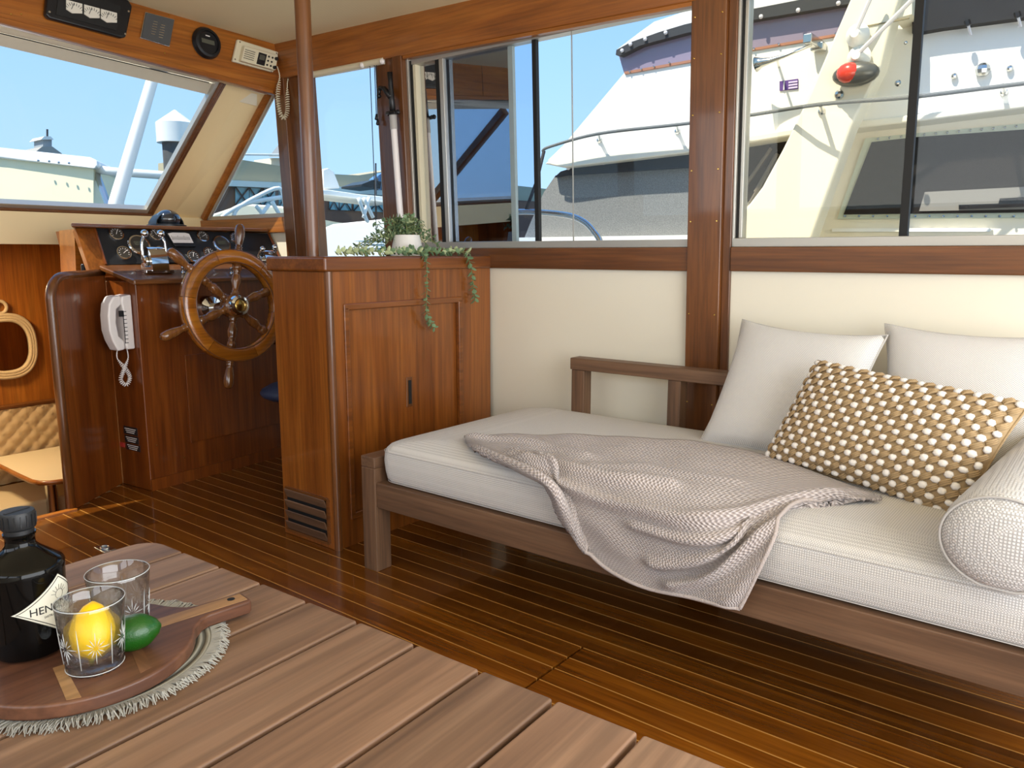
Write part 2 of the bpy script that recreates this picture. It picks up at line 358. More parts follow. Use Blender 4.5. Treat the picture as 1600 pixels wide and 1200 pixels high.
a0, a1 = PP(229, 99, v0, (0, -.3, -.95)), PP(257, 104, v0, (0, -.3, -.95))
MB().tube([lerp(a0, a1, t) for t in (0, .08, .5, .92, 1)], [.003, .008, .008, .008, .003], 8).build('finger_slot', M['dark_x'], so)
# ---- windscreen (rakes aft towards the top)
WB, WT = Vector((0, 4.10, 1.222)), Vector((0, 3.43, 1.725))
def WS(x, t, d=0):  # point on the windscreen plane, d inboard
    nrm = Vector((0, -.6, -.8)); p = lerp(WB, WT, t); return Vector((x, p.y, p.z))+nrm*d
def wsbar(m, x0, x1, t0, t1, d0, d1):
    P = [WS(x0, t0, d0), WS(x1, t0, d0), WS(x1, t1, d0), WS(x0, t1, d0), WS(x0, t0, d1), WS(x1, t0, d1), WS(x1, t1, d1), WS(x0, t1, d1)]
    return m.add(P, [(0,3,2,1),(4,5,6,7),(0,1,5,4),(1,2,6,5),(2,3,7,6),(3,0,4,7)])
wi = struct(wsbar(MB(), .72, 2.10, 0, 1.12, -.004, .0).build('window_1', M['glass'])); wi['label'] = 'raked windscreen pane'
wi2 = struct(wsbar(MB(), -.82, .66, 0, 1.12, -.004, .0).build('window_2', M['glass'])); wi2['label'] = 'port windscreen pane'
wsbar(MB(), 2.085, 2.102, .0, 1.1, -.02, .006).build('window_frame', M['alu'], wi)
wsbar(MB(), -.85, 2.10, -.02, .012, -.02, .008).build('window_frame', M['alu'], wi)
wsbar(MB(), 2.102, 2.118, -.05, 1.1, -.03, .012).build('wood_bead', M['dark_z'], wi, bevel=.003)
wsbar(MB(), 2.122, 2.138, -.05, 1.1, -.03, .006).build('wood_bead', M['dark_z'], wi, bevel=.003)
wsbar(MB(), -.85, 2.12, -.075, -.02, -.03, .02).build('bottom_rail', M['dark_x'], wi, bevel=.003)
wsbar(MB(), .66, .72, -.05, 1.1, -.03, .015).build('mullion', M['dark_z'], wi, bevel=.003)
co = MB()
Q = lambda y, z, d=0: WP(y, z, d)
c_b, c_t = WS(2.245, -.07, .0), WS(2.235, 1.1, .0)
co.add([WS(2.135, -.07), c_b, c_t, WS(2.135, 1.1)], [(0, 1, 2, 3)])
co.add([c_b, Q(4.10, 1.19, .0), Q(3.40, 1.765, .0), c_t], [(0, 1, 2, 3)])
co.add([WS(2.135, -.07, -.06), Q(4.14, 1.19, -.05), Q(3.44, 1.80, -.05), WS(2.135, 1.1, -.06)], [(0, 1, 2, 3)])
co = struct(co.build('trim_11', M['tan'])); co['label'] = 'cream corner pillar between windscreen and side window'
MB().tube([Q(4.085, 1.19, .012), Q(3.385, 1.775, .012)], .021, 8).build('wood_trim', M['hdr_y'], co)
MB().tube([Q(4.045, 1.19, .004), Q(3.345, 1.775, .004)], .010, 8).build('seal', M['alu'], co)
# side triangle window
tw = struct(MB().ext([Q(4.05, 1.19, -.02), Q(3.33, 1.19, -.02), Q(3.33, 1.80, -.02)], (.004, 0, 0)).build('window_3', M['glass'])); tw['label'] = 'triangular side window beside the helm'
strip(MB(), 3.33, 4.06, 1.175, 1.196, -.03, .008).build('window_frame', M['alu'], tw)
o = struct(strip(MB(), 3.335, 4.14, 1.10, 1.176, -.04, .03).build('trim_12', M['hdr_y'], bevel=.004)); o['label'] = 'wooden ledge under the triangular window'
o = struct(strip(MB(), 3.33, 4.14, -.02, 1.12, -.05, .002).build('wall_helm_side', M['cream']))
# ---- forward bulkhead below the windscreen (open below for the companionway)
o = struct(MB().box(-.87, 2.42, 4.10, 4.13, 1.04, 1.19).build('wall_forward', M['tan']))
# ---- window with the blind, beside the helm
def pane(m, y0, y1, z0, z1, d, th=.004): return strip(m, y0, y1, z0, z1, d-th, d)
w2 = struct(pane(MB(), YB1, 3.13, .93, 1.82, -.03).build('window_4', M['glass'])); w2['label'] = 'tall side window behind the cabinet'
strip(MB(), YB1-.005, YB1+.03, .93, 1.82, -.035, -.008).build('window_frame', M['alu'], w2)
strip(MB(), YB1, 3.13, .90, .945, -.04, .0).build('window_sill', M['alu'], w2)
# ---- big sliding window beside the cabinet
def ypx(px, x=2.41): return x*math.tan(YAW-math.atan((px-CX)/FPX/math.cos(PITCH)))   # plan angle near eye level
w3 = thing('window_5', None, None, (2.42, 1.8, 1.018)); w3['kind'] = 'structure'; w3['label'] = 'aluminium framed sliding window above the sill'
Z0, Z1 = 1.018, 1.79
fr = MB(); strip(fr, YA1, YB0, 1.018, 1.044, -.05, .006); strip(fr, YA1, YB0, 1.765, 1.80, -.05, -.005); strip(fr, YB0-.012, YB0, 1.018, 1.80, -.05, .006)
fr.build('window_frame', M['alu'], w3, bevel=.002)
strip(MB(), YB0-.022, YB0-.012, 1.04, 1.78, -.05, -.004).build('rubber_seal', M['rubber'], w3)
strip(MB(), YB0-.036, YB0-.022, 1.04, 1.78, -.05, -.012).build('inner_channel', M['cream_pl'], w3)
yM0, yM1 = 1.935, 2.415
pm = pane(MB(), yM0, yM1, 1.044, 1.77, -.038).build('film_pane', M['glass_film'], w3); pm['label'] = 'dark reflective sliding pane'
strip(MB(), yM0-.012, yM0+.01, 1.044, 1.77, -.046, -.030).build('pane_edge', M['cream_pl'], w3)
y690, y843, y900 = 2.288, 1.808, 1.64
pane(MB(), y843, y690, 1.044, 1.77, -.022).build('pane', M['glass_blue'], w3)
strip(MB(), y690-.028, y690-.006, 1.044, 1.775, -.03, -.008).build('pane_stile', M['alu'], w3, bevel=.002)
strip(MB(), y690-.006, y690+.016, 1.044, 1.775, -.03, -.010).build('pane_stile', M['rubber'], w3)
strip(MB(), y843-.008, y843+.010, 1.044, 1.775, -.03, -.012).build('pane_stile', M['rubber'], w3)
pane(MB(), YA1, y900, 1.044, 1.77, -.008).build('pane', M['glass'], w3)
strip(MB(), y900-.0015, y900+.0015, 1.044, 1.77, -.012, -.007).build('glass_edge', M['alu'], w3)
# ---- big sliding window above the daybed
w4 = thing('window_6', None, None, (2.42, .1, 1.018)); w4['kind'] = 'structure'; w4['label'] = 'aluminium framed sliding window above the daybed'
ye = YA0-.028
fr = MB(); strip(fr, -1.2, ye, 1.018, 1.046, -.05, .006); strip(fr, -1.2, ye, 1.765, 1.80, -.05, .0); strip(fr, ye-.008, ye, 1.018, 1.80, -.05, .006)
fr.build('window_frame', M['alu'], w4, bevel=.002)
strip(MB(), ye-.015, ye-.008, 1.046, 1.78, -.05, -.006).build('rubber_seal', M['rubber'], w4)
strip(MB(), ye-.026, ye-.015, 1.046, 1.78, -.05, -.010).build('pane_stile', M['alu'], w4, bevel=.002)
y1428 = .528
pane(MB(), y1428, ye-.026, 1.046, 1.77, -.022).build('pane', M['glass_warm'], w4)
strip(MB(), y1428-.012, y1428+.010, 1.046, 1.775, -.03, -.010).build('pane_stile', M['rubber'], w4)
pane(MB(), -1.2, y1428, 1.046, 1.77, -.036).build('pane', M['glass'], w4)
# ---- port side and aft bulkhead (behind the camera): open to the sky, with the added fill areas set at the openings
pw = MB().box(-.90, -.86, -1.4, 3.4, -.02, 1.0).box(-.90, -.86, -1.4, 4.1, 1.78, 2.05)
pw = struct(pw.build('wall_port', M['wallwhite']))
for i, (a, b) in enumerate(((-1.4, -1.25), (.35, .47), (1.95, 2.1), (3.28, 3.4))):
    MB().box(-.90, -.84, a, b, 1.0, 1.80).build('post', M['dark_z'], pw)
MB().box(-.91, -.83, -1.4, 3.4, .98, 1.03).build('sill', M['dark_y'], pw)
MB().box(-.90, -.86, 3.4, 4.15, -.02, 1.2).build('side_panel', M['cab_z'], pw)
aw = MB().box(-.9, -.75, -1.44, -1.40, -.02, 2.05).box(2.28, 2.5, -1.44, -1.40, -.02, 2.05).box(-.75, 2.28, -1.44, -1.40, 1.92, 2.05).box(-.75, 2.28, -1.44, -1.40, -.02, .16)
struct(aw.build('wall_aft', M['cab_z']))
# ---- lower cabin seen through the companionway
lf = struct(MB().box(-.9, 2.5, 3.2, 5.2, -.80, -.76).build('floor_lower_cabin', M['dark_y']))
lw = struct(MB().box(-.9, 2.5, 5.0, 5.04, -.8, 1.2).build('wall_lower_forward', wood('lower_cabin_wood', '8a4a12', 'a65f1a', 'b87428', 'Z', rough=.4, coat=.3)))
struct(MB().box(2.44, 2.5, 4.1, 5.04, -.8, 1.2).box(2.44, 2.5, 3.2, 4.1, -.8, -.02).build('wall_lower_starboard', M['cab_z']))
struct(MB().box(-.9, -.86, 3.2, 5.04, -.8, 1.2).build('wall_lower_port', M['cab_z']))
struct(MB().box(-.9, 2.5, 3.16, 3.2, -.8, -.05).build('wall_lower_aft', M['cab_z']))
struct(MB().box(-.9, 2.5, 4.13, 5.04, 1.13, 1.19).build('ceiling_lower_cabin', M['cream']))
sdk = struct(MB().box(2.52, 3.2, -2, 4.3, .42, .5).build('floor_side_deck', plain('white_deck', 'e8e4d8', .6)))
struct(MB().box(-.9, 2.5, 5.05, 7.4, .92, 1.0).build('floor_foredeck', bpy.data.materials['white_deck']))
# ================================================================= CABINET, HELM, HEADER INSTRUMENTS
def textmesh(body, size, ext=.0006, align='CENTER'):
    c = bpy.data.curves.new('txt', 'FONT'); c.body = body; c.size = size; c.extrude = ext; c.align_x = align; c.align_y = 'CENTER'; c.resolution_u = 2
    o = bpy.data.objects.new('txt', c); COL.objects.link(o); bpy.context.view_layer.update()
    me = bpy.data.meshes.new_from_object(o.evaluated_get(bpy.context.evaluated_depsgraph_get()))
    V = [v.co.copy() for v in me.vertices]; F = [list(p.vertices) for p in me.polygons]
    bpy.data.objects.remove(o); bpy.data.curves.remove(c); bpy.data.meshes.remove(me); return V, F
def text_on(body, size, fn, mat, name, parent, ext=.0006):
    V, F = textmesh(body, size, ext); return MB().add([fn(v) for v in V], F).build(name, mat, parent)
# ---- cabinet -----------------------------------------------------------------
CX0, CX1, CY0, CY1, CZ = 1.608, 2.425, 2.035, 2.325, .94
cab = thing('cabinet', 'varnished wooden cabinet with recessed panel door and low vent beside the daybed', 'cabinet', (1.98, 2.18, 0))
MB().box(CX0, CX0+.02, CY0, CY1, 0, CZ).build('side_panel', M['cab_z'], cab, bevel=.003)
MB().box(CX0+.02, CX1, CY0+.022, CY1, 0, CZ).build('carcass', M['cab_z'], cab)
D0, D1, DZ0, DZ1 = 1.684, 2.242, .105, .822
fm = MB(); fm.box(CX0+.001, D0, CY0, CY0+.021, 0, CZ).box(D1, CX1, CY0, CY0+.021, 0, CZ).box(D0, D1, CY0, CY0+.021, DZ1, CZ).box(D0, D1, CY0, CY0+.021, 0, DZ0)
fm.build('face_frame', M['cab_z'], cab)
md = MB()
for (a, b, c, d) in ((D0-.012, D0+.010, DZ0, DZ1), (D1-.010, D1+.012, DZ0, DZ1), (D0-.012, D1+.012, DZ1-.010, DZ1+.012), (D0-.012, D1+.012, DZ0-.012, DZ0+.010)):
    md.box(a, b, CY0-.006, CY0+.012, c, d)
md.build('door_moulding', M['cab_x'], cab, bevel=.004)
dr = MB().box(D0+.008, D1-.008, CY0+.012, CY0+.022, DZ0+.008, DZ1-.008).build('door', M['cab_z'], cab)
hx, hz = 1.975, .497
MB().box(hx-.015, hx+.015, CY0+.008, CY0+.0125, hz-.055, hz+.055).build('pull_plate', M['dark_z'], dr, bevel=.003)
MB().box(hx-.007, hx+.007, CY0+.006, CY0+.0085, hz-.044, hz+.044).build('finger_pull', M['rubber'], dr)
MB().tube([(CX0+.012, CY0+.004, .0), (CX0+.012, CY0+.004, CZ)], .014, 10).build('corner_bead', M['dark_z'], cab, smooth=True, auto=40)
MB().box(CX0-.016, CX1-.002, CY0-.016, CY1+.012, CZ, .988).build('top', M['cab_x'], cab, bevel=.008, seg=3)
# vent low on the side panel
VY0, VY1, VZ0, VZ1 = 2.068, 2.30, .02, .175
vf = MB().box(CX0-.004, CX0+.0, VY0, VY1, VZ0, VZ1).build('vent_recess', M['rubber'], cab)
fr = MB()
for a, b, c, d in ((VY0-.006, VY0+.004, VZ0, VZ1), (VY1-.004, VY1+.006, VZ0, VZ1), (VY0, VY1, VZ1-.004, VZ1+.004), (VY0, VY1, VZ0-.004, VZ0+.004)): fr.box(CX0-.008, CX0, a, b, c, d)
fr.build('vent_frame', M['dark_y'], cab)
for i in range(4):
    z = VZ0+.016+i*.039
    MB().obox((CX0-.010, (VY0+VY1)/2, z+.006), (.006, 0, -.015), (0, (VY1-VY0)/2-.006, 0), (.002, 0, .001)).build('vent_slat', M['walnut_y'], cab)
# ---- support pole
pp = PX(489, 400, 1.665)
pole = MB().tube([(pp.x, pp.y, .988), (pp.x, pp.y, 1.4), (pp.x, pp.y, zc(pp.x, pp.y)+.003)], [.0215, .024, .026], 20).build('support_pole', M['dark_z'], smooth=True, auto=40)
tag(pole, 'round dark wooden support pole rising from the cabinet top to the ceiling', 'pole')
# ---- helm console --------------------------------------------------------------
con = thing('helm_console', 'wooden helm console with black gauge panel, shelf and curved end panel', 'helm console', (1.95, 3.5, 0))
fa, fb = Vector((1.555, 3.19, 0)), Vector((2.40, 3.262, 0))
bk = Vector((1.535, 3.40, 0)); bw = Vector((2.40, 3.42, 0))
body = [fa, fb, Vector((2.40, 4.08, 0)), Vector((1.60, 4.08, 0)), bk]
MB().ext(body, (0, 0, .885)).build('body', M['con_z'], con, bevel=.004)
# access panel on the front face
fdir = (fb-fa).normalized(); fn_ = Vector((fdir.y, -fdir.x, 0))
def onf(s, z, d=0): return fa+fdir*s+Vector((0, 0, z))+fn_*d
MB().ext([onf(.20, .17, .001), onf(.82, .17, .001), onf(.82, .56, .001), onf(.20, .56, .001)], fn_*.004).build('access_panel', M['con_z'], con, bevel=.001)
MB().ext([onf(.0, 0, .001), onf(.84, 0, .001), onf(.84, .05, .001), onf(.0, .05, .001)], fn_*.006).build('kick_board', M['con_z'], con)
for px, py in ((291, 563), (288, 715), (245, 696)):
    MB().ball(PP(px, py, fa+fn_*.006, fn_), .003, 6, 4).build('screw', M['brass'], con)
# shelf: overhangs the face, slopes up to the gauge panel
sh = [Vector((1.525, 3.135, .872)), Vector((2.40, 3.20, .872)), Vector((2.40, 3.42, .930)), Vector((1.512, 3.42, .930))]
MB().ext(sh, (0, 0, .022)).build('shelf', M['dark_x'], con, bevel=.007, seg=3)
# gauge panel
g0, g1 = Vector((1.538, 3.405, .950)), Vector((1.508, 3.49, 1.100))
gup = Vector((0, .085, .15)).normalized(); gn = Vector((0, -.15, .085)).normalized()
dl, dr_ = PP(165, 414, g0, gn), PP(437, 404, g0, gn)
tl, tr_ = PP(147, 357, g0, gn), PP(419, 365, g0, gn)
MB().ext([dl, dr_, tr_, tl], gn*-.012).build('gauge_panel', M['satin'], con)
MB().ext([dl+gn*-.012+Vector((.01, 0, -.03)), dr_+gn*-.012+Vector((0, 0, -.03)), tr_+gn*-.012, tl+gn*-.012+Vector((.01, 0, 0)),], (0, .40, 0)).build('gauge_housing', M['con_z'], con)
# dash end: slanted wooden arm and the upright board behind it
MB().ext([PP(px, py, g0+gn*.004, gn) for px, py in ((117, 356), (147, 356), (166, 416), (142, 428))], gn*-.03).build('end_cheek', M['cab_z'], con, bevel=.002)
MB().ext([PY(px, py, 3.56) for px, py in ((116, 358), (150, 358), (150, 432), (119, 432))], (.06, .3, 0)).build('end_board', M['hdr_x'], con)
MB().tube([tl+gn*.004, dl+gn*.004], .006, 8).build('panel_bead', M['con_z'], con)
MB().tube([tr_+gn*.004, dr_+gn*.004], .006, 8).build('panel_bead', M['con_z'], con)
# dash top board
dt = [PY(111, 352, 3.44), Vector((tl.x, 3.455, 1.104)), Vector((2.385, 3.46, 1.104)), Vector((2.395, 4.09, 1.104)), Vector((1.73, 4.09, 1.104))]
dt[0].z = 1.104
MB().ext(dt, (0, 0, .016)).build('dash_top', M['dark_x'], con, bevel=.005, seg=3)
def gauge(px, py, r, kind='round', ring='chrome', face='gauge_face'):
    c = PP(px, py, g0, gn)
    b_ = MB().lathe([(r*1.08, 0), (r*1.08, .004), (r, .009), (r*.86, .0095), (r*.84, .006)], c, gn, 24).build('gauge', M[ring], con, smooth=True, auto=35)
    MB().lathe([(r*.85, .006), (r*.85, .0072)], c, gn, 24).build('dial', M[face], b_)
    u, w = frame_of(gn)
    if kind == 'lcd':
        MB().obox(c+gn*.0078+gup*(r*.12), Vector((r*.48, 0, 0)), gup*(r*.22), gn*.0006).build('display', M['lcd'], b_)
    else:
        a = random.uniform(.3, 2.8); d = Vector((1, 0, 0))*math.cos(a)+gup*math.sin(a); q = gn.cross(d)
        MB().obox(c+gn*.0078+d*(r*.28), d*(r*.42), q*(r*.035), gn*.0004).build('needle', M['white_pl'], b_)
        tk = MB()
        for i in range(9):
            a = math.pi*(-.15+1.3*i/8); d = Vector((1, 0, 0))*math.cos(a)+gup*math.sin(a); q = gn.cross(d)
            tk.obox(c+gn*.0076+d*(r*.66), d*(r*.10), q*(r*.03), gn*.0003)
        tk.build('tick_marks', M['white_pl'], b_)
M['gauge_face'] = plain('gauge_face', '3c3833', .3); M['gauge_blue'] = plain('gauge_face_blue', '3a4152', .3); M['lcd'] = plain('lcd', '55564c', .2)
for px, py, r in ((181, 366, .031), (193, 396, .031), (243, 367, .031), (251, 395, .029), (276, 402, .031), (301, 401, .029), (316, 370, .029), (326, 396, .029)):
    gauge(px, py, r)
gauge(367, 372, .029, face='gauge_blue')
gauge(217, 383, .046, 'lcd'); gauge(346, 382, .043, 'lcd')
# rectangular meter
mc = PP(281, 375, g0, gn)
mt = MB().ext([mc+Vector((x, 0, 0))+gup*z for x, z in ((-.062, .036), (.05, .036), (.062, -.012), (.062, -.040), (-.04, -.040))], gn*.012).build('meter', M['black'], con, bevel=.004)
MB().ext([mc+Vector((x, 0, 0))+gup*z+gn*.012 for x, z in ((-.054, .026), (-.03, .031), (.03, .031), (.048, .026), (.054, -.022), (-.044, -.022))], gn*.001).build('meter_scale', M['white_pl'], mt)
tk = MB()
for i in range(15): tk.obox(mc+Vector((-.042+.006*i, 0, 0))+gup*.004+gn*.0132, (.0007, 0, 0), gup*(.006 if i % 5 else .011), gn*.0003)
tk.obox(mc+gup*-.004+gn*.0132, (.044, 0, 0), gup*.0007, gn*.0003); tk.build('scale_marks', M['satin'], mt)
# curved end panel beside the companionway
e0, e1 = Vector((1.246, 3.19, 0)), Vector((1.535, 3.40, 0)); ed = (e1-e0); eL = ed.length; ed.normalize(); en = Vector((ed.y, -ed.x, 0))
prof = [(0, 0), (eL, 0), (eL, .915)]
for i in range(9):
    a = math.pi/2*i/8; prof.append((.09-.09*math.sin(a), .825+.085*math.cos(a)))
pan = MB().ext([e0+ed*s+Vector((0, 0, z)) for s, z in prof], en*-.03).build('end_panel', M['con_z'], con, bevel=.003)
edge = [e0+ed*s+Vector((0, 0, z))-en*.015 for s, z in [(eL, .915)]+prof[3:]+[(0, .4), (0, 0)]]
MB().tube(edge, .018, 10).build('edge_rail', M['dark_z'], con, smooth=True)
# cleat switch stub behind the panel
MB().lathe([(.010, 0), (.010, .03), (.006, .034)], PY(131, 425, 3.5), (0, 0, 1), 10).build('switch_stub', M['black'], con)
# ---- compass on the dash
cp = PY(260, 348, 3.62); cp.z = 1.1205
co_ = thing('compass', 'black hooded ship compass on top of the helm dash', 'compass', cp)
MB().lathe([(.088, 0), (.088, .008), (.07, .014)], cp, (0, 0, 1), 24).build('base', M['black'], co_, smooth=True, auto=40)
MB().ball(cp+Vector((.005, -.01, .035)), (.055, .055, .045), 20, 12).build('dome', plain('compass_glass', '20242a', .05, coat=1), co_, smooth=True)
hood = []
for i in range(9):
    a = math.pi*i/8; hood.append((math.cos(a), math.sin(a)))
hm = MB(); N = len(hood)
for yy, s in ((-.035, 1.0), (.03, 1.0), (.075, .75)):
    for cx_, sz in hood: hm.v.append(cp+Vector((cx_*.07*s, yy, .006+sz*.062*s)))
    for cx_, sz in hood: hm.v.append(cp+Vector((cx_*.066*s, yy, .006+sz*.058*s)))
for k in range(2):
    a = k*2*N; b_ = (k+1)*2*N
    for i in range(N-1):
        hm.f.append((a+i, a+i+1, b_+i+1, b_+i)); hm.f.append((a+N+i, b_+N+i, b_+N+i+1, a+N+i+1))
for i in range(N-1): hm.f.append((i, N+i, N+i+1, i+1)); hm.f.append((4*N+i, 4*N+i+1, 5*N+i+1, 5*N+i))
hm.build('hood', M['black'], co_, smooth=True, auto=50)
# ---- engine controls on the shelf
def shelf_pt(px, py): return PP(px, py, sh[0]+Vector((0, 0, .022)), Vector((0, -.199, .98)))
def control(px, py, label, s=1.0, knobs=((-.035, .16), (.035, .16)), lean=.0):
    c = shelf_pt(px, py); t_ = thing('engine_control', label, 'throttle', c, 'engine controls on the helm shelf')
    MB().box(c.x-.062*s, c.x+.062*s, c.y-.045*s, c.y+.055*s, c.z-.004, c.z+.010).build('base_plate', M['chrome'], t_, bevel=.003)
    pr = []
    for i in range(13):
        a = math.pi*i/12; pr.append((-.048*s*math.cos(a), .030*s+.075*s*math.sin(a)))
    pr = [(-.05*s, .006)]+pr+[(.05*s, .006)]
    MB().ext([c+Vector((-.036*s, y, z)) for y, z in pr], (.072*s, 0, 0)).build('drum', M['chrome'], t_, smooth=True, auto=35)
    for sd, (dx, hz_) in zip((-1, 1), knobs):
        p0 = c+Vector((sd*.044*s, .0, .045*s)); p3 = c+Vector((dx*s, lean, hz_*s))
        MB().lathe([(.024*s, -.006), (.024*s, .004), (.015*s, .007)], p0, (sd, 0, 0), 16).build('pivot', M['chrome'], t_, smooth=True, auto=40)
        p1 = p0+Vector((sd*.008, 0, .03)); p2 = Vector((p0.x+sd*.006, (p0.y+p3.y)/2, (p0.z+p3.z)/2+.02))
        lv = MB().tube([p0, p1, p2, p3], [.008, .007, .006, .005], 10).build('lever', M['chrome'], t_, smooth=True)
        MB().ball(p3, .016*s, 14, 10).build('knob', M['chrome'], lv, smooth=True)
control(243, 425, 'chrome twin-lever engine control on the shelf left of the steering wheel')
control(418, 420, 'chrome engine control half hidden behind the wheel and cabinet', .85, ((-.05, .11), (.03, .12)), -.03)
for px, py in ((286, 427), (362, 428)):
    c = shelf_pt(px, py); tag(MB().lathe([(.010, 0), (.010, .004), (.005, .008), (.005, .018), (.008, .022), (.008, .027), (.004, .03)], c, (0, 0, 1), 12).build('push_button', M['chrome'], smooth=True, auto=40),
        'small chrome push button on the helm shelf '+('beside the left engine control' if px < 300 else 'seen through the wheel spokes'), 'button', 'push buttons on the helm shelf')
# ---- steering wheel
wc = PY(366, 478, 2.93)
sw = thing('steering_wheel', 'varnished wooden ship steering wheel with turned spokes and chrome hub', 'steering wheel', wc)
ax = Vector((0, -1, .10)).normalized(); wx = Vector((1, 0, 0)); wy = ax.cross(wx)*-1
if wy.z < 0: wy = -wy
def wh(a, r, d=0): return wc+(wx*math.sin(a)+wy*math.cos(a))*r+ax*d
m1 = wood('wheel_rim_wood', '86490f', 'a36119', 'b97828', 'X', rough=.25, coat=.6, vary=.16); m2 = wood('wheel_spoke_wood', '5c3313', '77481f', '8c5a2c', 'Z', rough=.25, coat=.6, vary=.05)
ROT = R(12)
for k in range(6):       # rim made of felloes with visible joints
    rim = MB(); n_ = 10; sec = [(.176, -.018), (.182, -.024), (.226, -.024), (.233, -.017), (.233, .017), (.226, .024), (.182, .024), (.176, .018)]
    a0 = ROT+R(60*k-30)+.004; a1 = ROT+R(60*k+30)-.004
    for i in range(n_+1):
        a = a0+(a1-a0)*i/n_
        for r_, d_ in sec: rim.v.append(wh(a, r_, d_))
    for i in range(n_):
        for j in range(8): rim.f.append((i*8+j, i*8+(j+1) % 8, (i+1)*8+(j+1) % 8, (i+1)*8+j))
    rim.f += [list(range(8)), [n_*8+j for j in range(8)][::-1]]
    rim.build('rim_segment', m1, sw, smooth=True, auto=50)
rp_ = [MB(), MB()]
for q_, d_ in ((rp_[0], .0235),):
    q_.tube([wh(ROT+2*math.pi*i/48, .180, d_) for i in range(48)], .0025, 6, closed=True); q_.tube([wh(ROT+2*math.pi*i/48, .230, d_-.004) for i in range(48)], .003, 6, closed=True)
rp_[0].build('rim_bead', M['dark_x'], sw, smooth=True)
for k in range(6):
    a = ROT+R(60*k); d = (wx*math.sin(a)+wy*math.cos(a))
    pr = [(.014, .035), (.016, .05), (.011, .056), (.014, .060), (.010, .064), (.011, .075), (.0165, .105), (.0145, .125), (.010, .138), (.014, .142), (.010, .147), (.015, .152), (.015, .18)]
    sp = MB().lathe([(r_*1.3, h_) for r_, h_ in pr], wc, d, 12).build('spoke', m2, sw, smooth=True)
    hp_ = [(.013, .228), (.015, .236), (.010, .241), (.014, .246), (.010, .251), (.012, .26), (.017, .295), (.0175, .32), (.014, .338), (.007, .345)]
    MB().lathe([(r_*1.2, h_) for r_, h_ in hp_], wc, d, 12).build('handle', m2, sp, smooth=True)
MB().lathe([(.048, -.03), (.05, -.02), (.05, .018), (.044, .024)], wc, ax, 24).build('hub', m2, sw, smooth=True, auto=40)
hc = MB().lathe([(.043, .02), (.044, .036), (.040, .046), (.030, .050), (.028, .046), (.001, .045)], wc, ax, 24).build('hub_cap', M['chrome'], sw, smooth=True, auto=40)
MB().lathe([(.026, .045), (.024, .0475), (.001, .048)], wc, ax, 20).build('hub_badge', M['brass'], hc, smooth=True)
MB().lathe([(.022, -.03), (.022, -.16), (.05, -.17), (.058, -.20), (.06, -.275)], wc, ax, 20).build('shaft', M['chrome'], sw, smooth=True, auto=40)
# ---- intercom handset and its coiled cord (on the port-facing side of the console)
sd_ = Vector((fa-bk)).normalized(); sn = Vector((-sd_.y, sd_.x, 0)); sn = sn if sn.x < 0 else -sn
pc_ = PP(200, 502, bk, sn)
ph = thing('intercom_phone', 'white wall intercom handset with coiled cord on the side of the helm console', 'telephone', pc_)
def phs(a, z, d): return pc_+sd_*a+Vector((0, 0, z))+sn*d
ck_ = .112; Vz = Vector((0, 0, 1))
MB().ext([phs(-.04, z, d) for d, z in ((.001, ck_), (.040, ck_-.006), (.044, ck_-.03), (.040, .05), (.036, -.05), (.040, -ck_+.03), (.036, -ck_), (.001, -ck_))], sd_*.08).build('cradle', M['white_pl'], ph, bevel=.006, seg=3)
hs = [(.040, ck_-.002), (.072, ck_-.006), (.092, ck_-.035), (.100, .03), (.100, -.03), (.090, -ck_+.04), (.070, -ck_-.004), (.040, -ck_), (.040, -ck_+.035), (.062, -.055), (.068, 0), (.062, .055), (.042, .07)]
MB().ext([phs(-.032, z, d) for d, z in hs], sd_*.064).build('handset', M['white_pl'], ph, bevel=.007, seg=3)
MB().obox(phs(.034, .036, .046), sd_*.004, Vz*.012, sn*.009).build('hook_switch', M['satin'], ph)
for i in range(9):
    z = .044-.016*i; MB().obox(phs(.0405, z, .036), sd_*.0012, Vz*.0012, sn*.007).build('key_line', M['satin'], ph)
MB().obox(phs(.0405, -.02, .0425), sd_*.001, Vz*.066, sn*.0012).build('key_strip', M['satin'], ph)
path = []
ctrl = [phs(.01, -.112, .062), phs(.01, -.15, .064), phs(.01, -.20, .030), phs(.01, -.235, .018), phs(.01, -.262, .036), phs(.01, -.238, .058), phs(.016, -.20, .046), phs(.016, -.15, .022), phs(.012, -.112, .022)]
def smoothpath(c, n):
    out = []; m = len(c)
    for i in range(m-1):
        p0, p1, p2, p3 = c[max(i-1, 0)], c[i], c[i+1], c[min(i+2, m-1)]
        for k in range(n):
            t = k/n; out.append(.5*((2*p1)+(p2-p0)*t+(2*p0-5*p1+4*p2-p3)*t*t+(3*p1-p0-3*p2+p3)*t**3))
    out.append(c[-1].copy()); return out
def coil(c, r, turns, wire, n=8, k=10, taper=.12):
    P = smoothpath([Vector(x) for x in c], 12); L = [0]
    for i in range(1, len(P)): L.append(L[-1]+(P[i]-P[i-1]).length)
    out = []; tot = L[-1]; N = turns*k; u = None; j = 0
    for i in range(N+1):
        s = tot*i/N
        while j < len(L)-2 and L[j+1] < s: j += 1
        t = (s-L[j])/max(L[j+1]-L[j], 1e-9); p = P[j].lerp(P[j+1], t); d = (P[j+1]-P[j]).normalized()
        if u is None: u, _ = frame_of(d)
        u = (u-d*u.dot(d)).normalized(); w = d.cross(u); f = i/N; rr = r*min(1, max(.05, (f-.10)/taper if f < .5 else (1-.10-f)/taper)); a = 2*math.pi*i/k
        out.append(p+(u*math.cos(a)+w*math.sin(a))*rr)
    return MB().tube(out, wire, n)
coil(ctrl, .007, 44, .0022, 5, 8).build('coiled_cord', M['white_pl'], ph, smooth=True)
